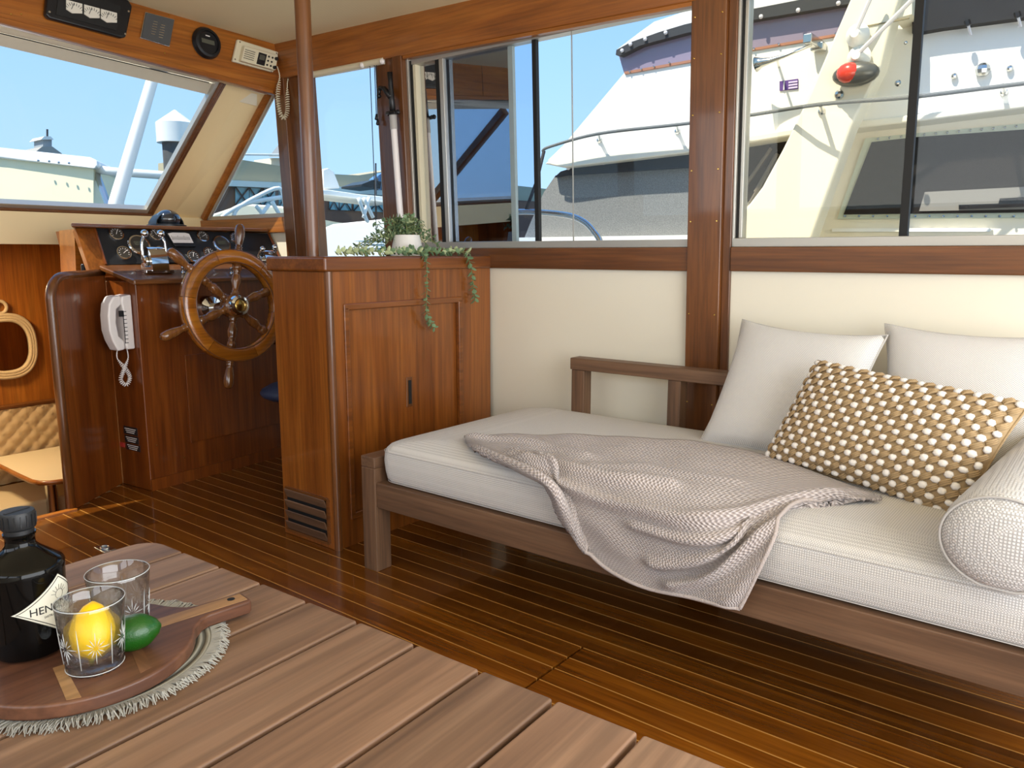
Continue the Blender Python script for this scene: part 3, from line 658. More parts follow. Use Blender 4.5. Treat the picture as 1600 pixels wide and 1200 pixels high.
# sticker on the console corner
lbl = thing('warning_sticker', 'small black printed sticker low on the helm console', 'sticker', PP(206, 684, bk, Vector((-1, -.09, 0))))
sd_ = Vector((fa-bk)).normalized(); sn = Vector((-sd_.y, sd_.x, 0)); sn = sn if sn.x < 0 else -sn
lo = PP(206, 684, bk, sn)
def stk(a, z, d): return lo+sd_*a+Vector((0, 0, z))+sn*d
lbl.location = lo; BASE[lbl.name] = Vector(lo)
for i, (a, z, h_, w_) in enumerate(((-.004, .030, .026, .05), (.0, -.008, .024, .05), (.006, -.042, .018, .05))):
    MB().obox(stk(a, z, .0012), sd_*w_, Vector((0, 0, h_/2+.004)), sn*.001).build('label_field', M['satin'], lbl)
    for j in range(3): MB().obox(stk(a, z+.008-.008*j, .0026), sd_*(w_*(.8-.12*j)), Vector((0, 0, .0014)), sn*.0005).build('print_line', M['white_pl'], lbl)
MB().obox(stk(-.075, -.04, .002), sd_*.016, Vector((0, 0, .010)), sn*.0015).build('red_tag', plain('red_tag', 'a8322c', .5), lbl)
# ---- instruments on the header panel
HY = 3.28
def hpt(px, py, d=0): p = PY(px, py, HY); return p+Vector((0, -d, 0))
hc0 = hpt(130, 28)
ip = thing('meter_panel', 'black panel of three analogue meters on the header above the windscreen', 'instrument', hc0)
ou = [hpt(70, -14), hpt(80, -32), hpt(196, 2), hpt(202, 12), hpt(192, 60), hpt(184, 61), hpt(72, 31), hpt(66, 25)]
MB().ext([p+Vector((0, -.001, 0)) for p in ou], (0, -.028, 0)).build('bezel', M['black'], ip, bevel=.008, seg=3)
inn = [hpt(88, -22, .029), hpt(183, 12, .029), hpt(176, 50, .029), hpt(82, 25, .029)]
MB().ext(inn, (0, -.003, 0)).build('recess', M['rubber'], ip)
m3 = plain('meter_face', 'dcd8cc', .4)
for a, b in ((97, 122), (125, 149), (151, 176)):
    y0 = lambda px: .262*px
    q = [hpt(a, -23+y0(a), .033), hpt(b, -23+y0(b), .033), hpt(b, -8+y0(b), .033), hpt((a+b)/2+3, -5+y0((a+b)/2), .033), hpt((a+b)/2-3, -5+y0((a+b)/2), .033), hpt(a, -8+y0(a), .033)]
    mm = MB().ext(q, (0, -.004, 0)).build('meter', m3, ip)
    tk = MB(); c = (q[0]+q[2])/2+Vector((0, -.0045, 0))
    for i in range(9):
        an = R(35+110*i/8); d = Vector((math.cos(an), 0, math.sin(an))); tk.obox(c+d*.035+Vector((0, 0, -.026)), d*.005, Vector((-d.z, 0, d.x))*.0008, (0, .0004, 0))
    tk.obox(c+Vector((-.006, 0, .0)), Vector((.006, 0, .012)), Vector((.0008, 0, -.0004)), (0, .0004, 0)); tk.build('scale_marks', M['satin'], mm)
for px, py in ((72, 21), (190, 55), (195, 20), (82, -24)): MB().lathe([(.005, 0), (.004, .003)], hpt(px, py, .029), (0, -1, 0), 8).build('screw', M['steel'], ip)
pp_ = [hpt(225, 19), hpt(271, 31), hpt(263, 74), hpt(217, 60)]
sp_ = thing('speaker_panel', 'square charcoal speaker panel with metal edges on the header', 'speaker', (pp_[0]+pp_[2])/2)
MB().ext([p+Vector((0, -.001, 0)) for p in pp_], (0, -.010, 0)).build('backing', M['chrome'], sp_, bevel=.002)
g4 = plain('charcoal', '4b4c4d', .6); ins = [lerp(p, (pp_[0]+pp_[2])/2, .06)+Vector((0, -.011, 0)) for p in pp_]
MB().ext(ins, (0, -.004, 0)).build('face', g4, sp_)
gr = MB(); c4 = sum(ins, Vector())/4; ux = (ins[1]-ins[0]); uz = (ins[3]-ins[0])
for s_ in (-1, 1):
    for i in range(6): gr.obox(c4+ux*(s_*.14)+uz*(-.22+.10*i+.03*s_)+Vector((0, -.0045, 0)), ux*(.09-.008*abs(i-2.5)), Vector((0, 0, .0014)), (0, .0006, 0))
gr.build('grille_slots', M['steel'], sp_)
rc = hpt(321, 68)
rg = thing('round_display', 'round black instrument with small grey display on the header', 'instrument', rc)
u_ = (hpt(346, 75)-hpt(296, 61)).normalized()
MB().lathe([(.064, .001), (.066, .010), (.058, .026), (.048, .028), (.046, .020), (.001, .020)], rc, (0, -1, 0), 32).build('housing', M['black'], rg, smooth=True, auto=35)
MB().obox(rc+Vector((0, -.0215, .004)), u_*.030, Vector((0, 0, .009)), (0, .001, 0)).build('display', M['lcd'], rg)
MB().obox(rc+Vector((0, -.0215, .028)), u_*.010, Vector((0, 0, .002)), (0, .0006, 0)).build('marking', M['white_pl'], rg)
# VHF radio
rq = [hpt(368, 62), hpt(432, 82), hpt(424, 114), hpt(360, 97)]
vh = thing('marine_radio', 'cream marine radio with small dark screen at the header end', 'radio', (rq[0]+rq[2])/2)
MB().ext([p+Vector((0, -.001, 0)) for p in rq], (0, -.018, 0)).build('flange', M['cream_pl'], vh, bevel=.006, seg=3)
def rr(a, b, d): return rq[0]+(rq[1]-rq[0])*a+(rq[3]-rq[0])*b+Vector((0, -d, 0))
MB().ext([rr(.12, .26, .018), rr(.94, .22, .018), rr(.96, .92, .018), rr(.12, .94, .018)], (0, -.025, 0)).build('body', M['cream_pl'], vh, bevel=.005)
for i in range(5): MB().obox(rr(.27, .42+.09*i, .0435), (rr(.15, .0, 0)-rr(0, 0, 0))*.8, Vector((0, 0, .0012)), (0, .0006, 0)).build('speaker_slot', M['satin'], vh)
MB().ext([rr(.47, .36, .0425), rr(.66, .36, .0425), rr(.66, .88, .0425), rr(.47, .88, .0425)], (0, -.003, 0)).build('screen', M['black'], vh)
MB().ext([rr(.50, .44, .0455), rr(.63, .44, .0455), rr(.63, .66, .0455), rr(.50, .66, .0455)], (0, -.0006, 0)).build('screen_display', M['lcd'], vh)
for i in range(6):
    MB().lathe([(.0045, 0), (.004, .004)], rr(.72+.09*(i % 2), .42+.19*(i//2), .0425), (0, -1, 0), 10).build('key', M['satin'], vh)
for b in (.42, .82): MB().lathe([(.008, 0), (.007, .012)], rr(.90, b, .0425), (0, -1, 0), 12).build('knob', M['black'], vh)
for a, b in ((.06, .10), (.95, .10), (.04, .88), (.93, .97)): MB().lathe([(.004, 0), (.003, .002)], rr(a, b, .019), (0, -1, 0), 8).build('screw', M['steel'], vh)
# hand microphone
mc_ = hpt(447, 107, .02)
mi = thing('hand_microphone', 'cream hand microphone hanging at the header end with coiled cord', 'microphone', mc_)
mp_ = [hpt(440, 92, .01), hpt(446, 90, .01), hpt(455, 97, .01), hpt(456, 104, .01), hpt(448, 120, .01), hpt(441, 121, .01), hpt(441, 112, .01), hpt(436, 103, .01)]
MB().ext(mp_, (0, -.032, 0)).build('shell', M['cream_pl'], mi, bevel=.005, seg=3)
MB().lathe([(.013, 0), (.013, .002), (.009, .003)], hpt(449, 103, .042), (0, -1, 0), 16).build('speaker_grille', g4, mi)
MB().obox(hpt(447, 113, .043), (.006, 0, 0), (0, 0, .003), (0, .001, 0)).build('clip_slot', M['satin'], mi)
coil([hpt(427, 105, .03), hpt(431, 122, .03), hpt(428, 150, .03), hpt(431, 175, .03), hpt(437, 186, .03), hpt(443, 175, .03), hpt(443, 150, .03), hpt(443, 132, .03), hpt(445, 121, .03)], .0085, 42, .0026, 5, 8, .1).build('coiled_cord', M['cream_pl'], mi, smooth=True)
# ---- boat hook clipped to the post
bh0, bh1 = PX(628, 370, 2.36), PX(610, 128, 2.34)
bh = thing('boat_hook', 'white telescopic boat hook with black head clipped to the wooden post', 'boat hook', bh0)
bd = (bh1-bh0).normalized(); t0 = lambda t: bh0+(bh1-bh0)*t
MB().tube([t0(-.10), t0(.74)], .0135, 14).build('pole', M['white_pl'], bh, smooth=True, auto=40)
MB().tube([t0(.70), t0(.80)], .0155, 14).build('collar', plain('grey_collar', 'a9a6a2', .4), bh, smooth=True, auto=40)
hq = MB().tube([t0(.78), t0(.9), t0(1.0), t0(1.06)], [.014, .012, .010, .012], 12)
hd2 = PX(593, 137, 2.34); hd3 = PX(592, 150, 2.34)
hq.tube([t0(.90), lerp(t0(.95), hd2, .6), hd2], [.014, .010, .008], 10).tube([hd2, hd3], [.008, .006], 10).ball(hd3, .010, 10, 6)
hq.build('hook_head', M['black'], bh, smooth=True)
cl = PX(615, 177, 2.345); MB().tube([cl+Vector((.0, .032, 0)), cl+Vector((-.016, .02, 0)), cl+Vector((-.02, 0, 0)), cl+Vector((-.016, -.02, 0)), cl+Vector((.0, -.032, 0))], .008, 8).build('clip', M['black'], bh)
MB().ball(cl+Vector((-.01, -.035, 0)), .010, 8, 6).build('clip_screw', M['black'], bh)
# ---- roller blind and cords in the tall window
bl = thing('roller_blind', 'rolled-up blind with thin pull cords at the top of the tall side window', 'blind', PX(560, 105, 2.37))
r0, r1 = PX(487, 117, 2.37), PX(600, 95, 2.37)
MB().tube([r0, r1], .014, 12).build('headrail', M['cream_pl'], bl, smooth=True, auto=40)
MB().tube([r0+Vector((.012, 0, .016)), r1+Vector((.012, 0, .016))], .012, 8).build('valance', M['dark_y'], bl)
for px in (566, 597): MB().ball(PX(px, 118-.19*(px-487)+(-1), 2.36), .012, 8, 6).build('bracket', M['white_pl'], bl)
for (a, b, k) in (((578, 103), (588, 365), 0), ((585, 102), (588, 178), 1), ((588, 102), (590, 186), 1)):
    q0, q1 = PX(a[0], a[1], 2.365), PX(b[0], b[1], 2.365)
    cd = MB().tube([q0, q1], .0018, 6).build('cord', M['satin'], bl)
    if k: MB().lathe([(.003, 0), (.008, -.022), (.003, -.026)], q1, (0, 0, 1), 8).build('cord_toggle', M['satin'], cd, smooth=True)
# navy helm seat behind the cabinet
hsx = thing('helm_stool', 'navy blue helm stool mostly hidden behind the wooden cabinet', 'stool', (1.95, 2.72, 0))
hc_ = PP(431, 640, (1.92, 2.75, .44), (0, 1, 0))
MB().ball((2.04, 2.75, .42), (.20, .16, .05), 20, 10).build('cushion', plain('navy_vinyl', '2a3550', .5), hsx, smooth=True)
MB().lathe([(.10, 0), (.10, .01), (.025, .02), (.025, .39)], (2.04, 2.75, 0), (0, 0, 1), 14).build('pedestal', M['steel'], hsx, smooth=True, auto=40)
# ================================================================= TABLE AND WHAT STANDS ON IT
TZ = .48
TR = math.atan2(.701-.666, 1.268-.375)            # table turned slightly
tb = thing('slatted_table', 'low teak slatted table in the foreground', 'table', (.666, 1.268, 0), rotz=TR)
PIT = .1117; GAP = .007
NS = 14
for i in range(NS):
    y1 = PIT*1-PIT*i-GAP/2; y0 = y1-PIT+GAP      # local y, first slat beyond the first seam
    if i == 0: # rounded far corner
        c = .045; pts = [(-.80, y0, 0), (0, y0, 0), (0, y1-c, 0)]+[(-c+c*math.cos(a), y1-c+c*math.sin(a), 0) for a in (.39, .78, 1.18)]+[(-c, y1, 0), (-.80, y1, 0)]
    else: pts = [(-.80, y0, 0), (0, y0, 0), (0, y1, 0), (-.80, y1, 0)]
    m_ = MB().ext([(x, y, TZ-.024) for x, y, z in pts], (0, 0, .024)); m_.build('slat', M['slat'], tb, bevel=.0035, seg=2, local=True)
for x in (-.06, -.74): MB().box(x-.03, x+.03, -1.36, .05, TZ-.064, TZ-.0245).build('rail', M['slat'], tb, local=True)
for x, y in ((-.09, .02), (-.71, .02), (-.09, -1.33), (-.71, -1.33)): MB().box(x-.03, x+.03, y-.03, y+.03, 0, TZ-.0645).build('leg', M['slat'], tb, local=True)
# ---- woven round place mat with fringe
MC, MR = Vector((.399, 1.012, TZ)), .149
m, n, l, b = newmat('place_mat_weave'); t = n.new('ShaderNodeTexCoord'); mp = n.new('ShaderNodeMapping'); w_ = n.new('ShaderNodeTexWave'); w_.wave_type = 'RINGS'; w_.rings_direction = 'Z'
w_.inputs['Scale'].default_value = 30; w_.inputs['Distortion'].default_value = .6; w_.inputs['Detail'].default_value = 2; l.new(t.outputs['Object'], mp.inputs[0]); l.new(mp.outputs[0], w_.inputs['Vector'])
rp2 = n.new('ShaderNodeValToRGB'); rp2.color_ramp.elements[0].color = lin('55544c'); rp2.color_ramp.elements[1].color = lin('989689'); rp2.color_ramp.elements[0].position = .2; rp2.color_ramp.elements[1].position = .7
l.new(w_.outputs['Fac'], rp2.inputs[0]); l.new(rp2.outputs[0], b.inputs['Base Color']); b.inputs['Roughness'].default_value = .9
bp = n.new('ShaderNodeBump'); bp.inputs['Strength'].default_value = .8; bp.inputs['Distance'].default_value = .003; l.new(w_.outputs['Fac'], bp.inputs['Height']); l.new(bp.outputs['Normal'], b.inputs['Normal']); M['mat'] = m
mt_ = thing('place_mat', 'round grey woven place mat with frayed fringe under the wooden board', 'place mat', MC)
MB().lathe([(.001, .0005), (MR, .0005), (MR+.002, .003), (MR, .0055), (.001, .0055)], MC, (0, 0, 1), 64).build('woven_disc', M['mat'], mt_)
fm = MB()
for i in range(900):
    a = 2*math.pi*i/900+random.uniform(-.006, .006); L = random.uniform(.012, .021); sk = random.uniform(-.5, .5)
    d = Vector((math.cos(a), math.sin(a), 0)); q = Vector((-d.y, d.x, 0)); p0 = MC+d*(MR-.004)+Vector((0, 0, .0055)); p1 = MC+d*(MR+L*.6)+q*(L*sk*.4)+Vector((0, 0, random.uniform(.004, .009))); p2 = MC+d*(MR+L)+q*(L*sk)+Vector((0, 0, random.uniform(.0008, .004)))
    fm.tube([p0, p1, p2], [.0009, .0009, .0006], 3)
tag(fm.build('fringe', plain('fringe_thread', '94928a', .9), mt_), kind='stuff')
# ---- round serving board with handle
BZ = TZ+.0065; BT = .019; BC = Vector((.385, 1.0, BZ)); BR = .1315
m_board = wood('acacia_board', '40261b', '5d3a28', '704a33', 'X', rough=.45, coat=.1, vary=.05, scale=1.2)
m_light = wood('acacia_sapwood', '85603c', '9f774c', 'b08a5e', 'X', rough=.45, coat=.1, vary=.05)
bd_ = thing('serving_board', 'round dark wooden serving board with a pale striped handle', 'serving board', BC)
h0 = Vector((.385, 1.0, 0)); hd_ = (Vector((.601, .971, 0))-h0).normalized(); hq_ = Vector((-hd_.y, hd_.x, 0)); HL = (Vector((.601, .971, 0))-h0).length
ang = math.atan2(hd_.y, hd_.x)
out = []; hw = .021
th0 = math.asin(.046/BR)
for i in range(61):
    a = th0+(2*math.pi-2*th0)*i/60; out.append((BR*math.cos(a), BR*math.sin(a)))
neck = [(BR+.010, -.026), (BR+.022, -hw), (HL-.006, -hw+.001), (HL, -hw+.006), (HL, hw-.006), (HL-.006, hw-.001), (BR+.022, hw), (BR+.010, .026)]
out += neck
def bpt(u, v, z): return Vector((BC.x, BC.y, z))+hd_*u+hq_*v
MB().ext([bpt(u, v, BZ) for u, v in out], (0, 0, BT)).build('board', m_board, bd_, bevel=.004, seg=3)
st = MB().ext([bpt(u, v, BZ+BT-.0002) for u, v in ((.01, -.012), (HL-.005, -.012), (HL-.005, .014), (.01, .014))], (0, 0, .0008)).build('pale_strip', m_light, bd_); st['label'] = 'pale sapwood stripe along the handle'
MB().ext([bpt(u, v, BZ+BT-.0002) for u, v in ((-.050, -.117), (-.036, -.122), (-.030, -.03), (-.042, -.03))], (0, 0, .0008)).build('pale_strip', m_light, bd_)
MB().ext([bpt(u, v, BZ+BT-.0002) for u, v in ((.030, -.115), (.045, -.110), (.056, -.03), (.044, -.03))], (0, 0, .0006)).build('mid_strip', wood('acacia_mid', '5a3726', '704831', '80573c', 'Y', rough=.45, coat=.1), bd_)
MB().lathe([(.0055, 0), (.0055, .001)], bpt(HL-.022, .004, BZ+BT), (0, 0, 1), 14).build('hang_hole', M['rubber'], bd_)
TOP = BZ+BT+.0006
# ---- gin bottle
bc = Vector((.342, 1.045, TOP)); BRd = .0455
bt = thing('gin_bottle', 'black round gin bottle with a diamond paper label on the serving board', 'bottle', bc)
m_bl = plain('black_glass', '050505', .08, spec=.3)
prof = [(.001, .002), (.030, 0), (.0385, .003), (.041, .010), (.0435, .03), (BRd, .106), (BRd+.0005, .113), (.044, .117), (.040, .1195), (.020, .136), (.0165, .141), (.0165, .150), (.018, .152), (.018, .155)]
MB().lathe(prof, bc, (0, 0, 1), 48).build('body', m_bl, bt, smooth=True, auto=50)
cap = MB().lathe([(.0165, .155), (.0165, .160), (.0185, .161), (.0195, .163), (.0195, .180), (.0185, .1825), (.001, .1825)], bc, (0, 0, 1), 40).build('cap', plain('black_cap', '17191c', .45), bt, smooth=True, auto=40)
for i in range(36):
    a = 2*math.pi*i/36; MB().obox(bc+Vector((math.cos(a)*.0196, math.sin(a)*.0196, .172)), (math.cos(a)*.0006, math.sin(a)*.0006, 0), (-math.sin(a)*.0006, math.cos(a)*.0006, 0), (0, 0, .007)).build('knurl', M['black'], cap) if i % 2 == 0 else None
MB().obox(bc+Vector((0, 0, .1828)), (.015, .004, 0), (-.0005, .002, 0), (0, 0, .0004)).build('cap_emblem', M['satin'], cap)
# paper label wrapped on the bottle: kite in (angle, height)
pc0 = math.atan2(-bc.y, -bc.x)+R(49)          # label centre turned to the right of the camera
def brad(z):
    for (r0, h0_), (r1, h1_) in zip(prof, prof[1:]):
        if h0_ <= z <= h1_ and h1_ > h0_: return r0+(r1-r0)*(z-h0_)/(h1_-h0_)
    return BRd
def lab(s, z, d): r_ = brad(z)+d; a = pc0+s/BRd; return bc+Vector((math.cos(a)*r_, math.sin(a)*r_, z))
LH, LW, LZ = .0385, .058, .066
def kite(sc, d, name, mat, par):
    g = MB(); N = 24
    for i in range(N+1):
        s = -1+2*i/N; h = (1-abs(s))**1.25
        for k in range(5):
            q = -1+2*k/4; g.v.append(lab(s*LW*sc, LZ+q*h*LH*sc, d))
    for i in range(N):
        for k in range(4): g.f.append((i*5+k, (i+1)*5+k, (i+1)*5+k+1, i*5+k+1))
    return g.build(name, mat, par, smooth=True)
m_pap = plain('label_paper', 'd9d6c6', .7, noise=.06, nscale=60); ink = plain('label_ink', '22211f', .7)
lb_ = kite(1.0, .0006, 'label', ink, bt); kite(.975, .0009, 'label_paper', m_pap, lb_); 
kb = MB()
for sc in (.90, .885):
    P = []
    for i in range(49):
        s = -1+2*i/48; P.append((s*LW*sc, (1-abs(s))**1.25*LH*sc))
    ring = [lab(s, LZ+z, .0013) for s, z in P]+[lab(s, LZ-z, .0013) for s, z in P[::-1]][1:-1]
    kb.tube(ring, .00022, 4, closed=True)
kb.build('label_border', ink, lb_)
text_on("HENDRICK'S", .0135, lambda v: lab(v.x, LZ+v.y-.001, .0012+v.z), ink, 'label_lettering', lb_, .0003)
text_on("DISTILLED AND BOTTLED", .0038, lambda v: lab(v.x, LZ+v.y-.0105, .0012+v.z), plain('label_ink_grey', '6a675e', .7), 'label_lettering', lb_, .0002)
text_on("GIN", .010, lambda v: lab(v.x, LZ+v.y-.019, .0012+v.z), ink, 'label_lettering', lb_, .0003)
cr = MB()
for i in range(7):  # engraved crest above the name
    a = math.pi*(i+.5)/7; cr.tube([lab(math.cos(a)*.006, LZ+.012+math.sin(a)*.005, .0013), lab(math.cos(a)*.012, LZ+.012+math.sin(a)*.012, .0013)], .0003, 4)
cr.tube([lab(.006*math.cos(a), LZ+.012+.006*math.sin(a), .0013) for a in [i*math.pi/8 for i in range(16)]], .0003, 4, closed=True)
cr.build('label_crest', plain('label_ink_grey2', '7a766b', .7), lb_)
# white edge of the back label
def lab2(s, z, d): r_ = brad(z)+d; a = pc0+math.pi*.93+s/BRd; return bc+Vector((math.cos(a)*r_, math.sin(a)*r_, z))
g = MB().grid(lambda u, v: lab2(-.02+.04*u, .035+.055*v, .0008), 10, 4, uv=False); g.build('back_label', m_pap, bt, smooth=True)
# ---- cut-glass tumblers
M['crystal'] = glass('crystal', (.97, .98, .98), refl=.9, rmin=.07)
_n = M['crystal'].node_tree.nodes; _l = M['crystal'].node_tree.links; _t = next(q for q in _n if q.type == 'BSDF_TRANSPARENT')
_r = _n.new('ShaderNodeBsdfRefraction'); _r.inputs['IOR'].default_value = 1.22; _r.inputs['Roughness'].default_value = 0; _r.inputs[0].default_value = (1, 1, 1, 1)
_x = _n.new('ShaderNodeMixShader'); _x.inputs[0].default_value = .45; _m = next(q for q in _n if q.type == 'MIX_SHADER' and q is not _x)
_l.new(_t.outputs[0], _x.inputs[1]); _l.new(_r.outputs[0], _x.inputs[2]); _l.new(_x.outputs[0], _m.inputs[1])
M['facet'] = plain('polished_cut_glass', 'e9edee', .08, trans=.55, ior=1.3)
def tumbler(c, label, rot):
    t_ = thing('tumbler', label, 'glass', c, 'cut-glass tumblers on the serving board')
    N = 96; H = .086; g = MB(); outp = []
    hs_ = [0, .002, .006, .012]+[.012+.050*i/14 for i in range(1, 15)]+[.066, .072, .080, H]
    for z in hs_:
        r0 = .0315+.0068*(z/H)
        if z == 0: r0 -= .002
        row = []
        for k in range(N):
            a = 2*math.pi*k/N+rot; cut = 0
            if .010 < z < .064:   # star cuts and vertical flutes
                s = (k % 24-12)/12; zz = (z-.037)/.026
                q = abs(abs(s)-abs(zz)*.95); cut = max(cut, .0022*max(0, 1-q/.16))
                cut = max(cut, .0016*max(0, 1-abs(s)/.10)*(1-abs(zz))); cut = max(cut, .0013*max(0, 1-abs(zz)/.12)*(1-abs(s)))
                e_ = 1-abs(s); cut = max(cut, .0014*max(0, 1-e_/.09))
            elif z <= .010: cut = .0012*(k % 4 < 2)
            row.append(c+Vector((math.cos(a)*(r0-cut), math.sin(a)*(r0-cut), z)))
        outp.append(row)
    inn_ = []
    for z in (H, .06, .03, .016, .0135):
        r0 = (.0315+.0068*(z/H))-.0028
        if z == .0135: r0 -= .004
        inn_.append([c+Vector((math.cos(2*math.pi*k/N+rot)*r0, math.sin(2*math.pi*k/N+rot)*r0, z)) for k in range(N)])
    rows = outp+[[(p+q)/2+Vector((0, 0, .0012)) for p, q in zip(outp[-1], inn_[0])]]+inn_
    for r_ in rows: g.v += r_
    for i in range(len(rows)-1):
        for k in range(N): g.f.append((i*N+k, i*N+(k+1) % N, (i+1)*N+(k+1) % N, (i+1)*N+k))
    g.f += [list(range(N))[::-1], [(len(rows)-1)*N+k for k in range(N)]]
    g.build('cut_glass_bowl', M['crystal'], t_, smooth=True, auto=60)
    st_ = MB()
    def gp(a, z): r_ = .0315+.0068*(z/H)+.0001; return c+Vector((math.cos(a)*r_, math.sin(a)*r_, z))
    for k in range(6):
        a0 = rot+k*math.pi/3
        for j in range(12):
            th_ = 2*math.pi*j/12; L_ = .016 if j % 3 == 0 else .011
            st_.tube([gp(a0+math.cos(th_)*.003/.035, .038+math.sin(th_)*.003), gp(a0+math.cos(th_)*L_*.6/.035, .038+math.sin(th_)*L_*.6*1.25), gp(a0+math.cos(th_)*L_/.035, .038+math.sin(th_)*L_*1.25)], [.0002, .0006, .0002], 4)
        st_.tube([gp(a0+math.pi/6, .012), gp(a0+math.pi/6, .04), gp(a0+math.pi/6, .064)], [.0005, .0007, .0002], 4)
    for z_, r_ in ((H+.0008, .0007), (.004, .0006)): st_.tube([gp(2*math.pi*i/48, z_)*1+(Vector((0, 0, 0)) if z_ < .05 else (c-gp(2*math.pi*i/48, z_)).normalized()*.0009) for i in range(48)], r_, 4, closed=True)
    tag(st_.build('cut_facets', M['facet'], t_, smooth=True), 'bright star cuts and polished rim')
    return t_
g1, g2 = Vector((.3735, .940, TOP)), PZ(183, 890, TOP+.088); g2 = Vector((g2.x, g2.y, TOP))
tumbler(g1, 'cut-glass tumbler holding the yellow lemon', .2); tumbler(g2, 'empty cut-glass tumbler behind the other glass', .5)
# ---- lemon and lime
def citrus(name, c, axis, L, r_, col, label, cat, nip=.28):
    ax_ = Vector(axis).normalized(); t_ = thing(name, label, cat, c)
    pr = []
    for i in range(25):
        u = i/24; s = -1+2*u; rad = r_*math.sqrt(max(0, 1-abs(s)**2.3)); h = s*L
        if u > .9: h += (u-.9)*.06*nip*4; rad = max(rad, .0045*(1-u)/.1+.0015)
        if u < .06: h -= (.06-u)*.04*nip*4
        pr.append((max(rad, .0008), h))
    m_ = plain(name+'_peel', col, .35, coat=.3, noise=.06, nscale=60, bump=.25); m_.node_tree.nodes['Noise Texture'].inputs['Scale'].default_value = 420
    MB().lathe(pr, c, ax_, 28).build('fruit', m_, t_, smooth=True)
    MB().lathe([(.0028, 0), (.0022, .002), (.001, .0025)], Vector(c)-ax_*(L+.0022+.0022*nip*4*.25), -ax_, 8).build('stem_end', plain(name+'_stem', '6f7a2c', .7), t_)
citrus('lemon', (g1.x, g1.y, TOP+.0135+.031), (.25, .35, .9), .029, .0245, 'f4c70a', 'bright yellow lemon standing inside the front tumbler', 'lemon')
citrus('lime', PZ(209, 988, TOP+.0215), (.9, -.45, .12), .0275, .0225, '0e4a0a', 'dark green lime lying on the board behind the front tumbler', 'lime', .2)
# floor hatch latch
lq = PZ(164, 857, 0); hl = thing('hatch_latch', 'small steel ring latch set in the floor beyond the table', 'latch', (lq.x, lq.y, 0))
MB().box(lq.x-.02, lq.x+.02, lq.y-.038, lq.y+.038, .0003, .002).build('plate', M['steel'], hl, bevel=.001)
MB().tube([(lq.x+.012*math.cos(a), lq.y+.02*math.sin(a), .004) for a in [i*math.pi/8 for i in range(16)]], .0022, 6, closed=True).build('ring', M['steel'], hl, smooth=True)
# ================================================================= DAYBED
BX0, BX1, BY1, BY0 = 1.572, 2.36, 1.853, -.06
db = thing('daybed', 'dark wooden daybed frame with open back rail', 'daybed', (1.96, .9, 0))
LG = .062
for x in (BX0, BX1-LG):
    for y in (BY1-LG, BY0): MB().box(x, x+LG, y, y+LG, 0, .338 if y > 0 else .338).build('leg', M['walnut_z'], db, bevel=.003)
for y in (BY1-LG, BY0): MB().box(BX0, BX1, y, y+LG, .338, .373).build('end_cap_rail', M['walnut_x'], db, bevel=.003)
for y in (BY1-LG+.012, BY0+.012): MB().box(BX0+LG, BX1-LG, y, y+.035, .215, .338).build('end_rail', M['walnut_x'], db, bevel=.003)
MB().box(BX0+.006, BX0+.046, BY0+LG, BY1-LG, .212, .293).build('front_rail', M['walnut_y'], db, bevel=.003)
MB().box(BX1-.046, BX1-.006, BY0+LG, BY1-LG, .212, .293).build('rear_rail', M['walnut_y'], db, bevel=.003)
for i in range(12):
    y = BY0+.12+i*.145; MB().box(BX0+.046, BX1-.046, y, y+.07, .268, .288).build('bed_slat', M['walnut_x'], db)
# back: posts and top rail
MB().box(2.295, 2.345, 1.495, 1.548, .293, .590).build('back_post', M['walnut_z'], db, bevel=.003)
MB().box(2.295, 2.345, 1.122, 1.168, .293, .590).build('back_post', M['walnut_z'], db, bevel=.003)
MB().box(2.295, 2.345, BY0+.002, BY0+.05, .373, .590).build('back_post', M['walnut_z'], db, bevel=.003)
MB().box(2.29, 2.35, BY0, 1.551, .590, .632).build('back_rail', M['walnut_y'], db, bevel=.003)
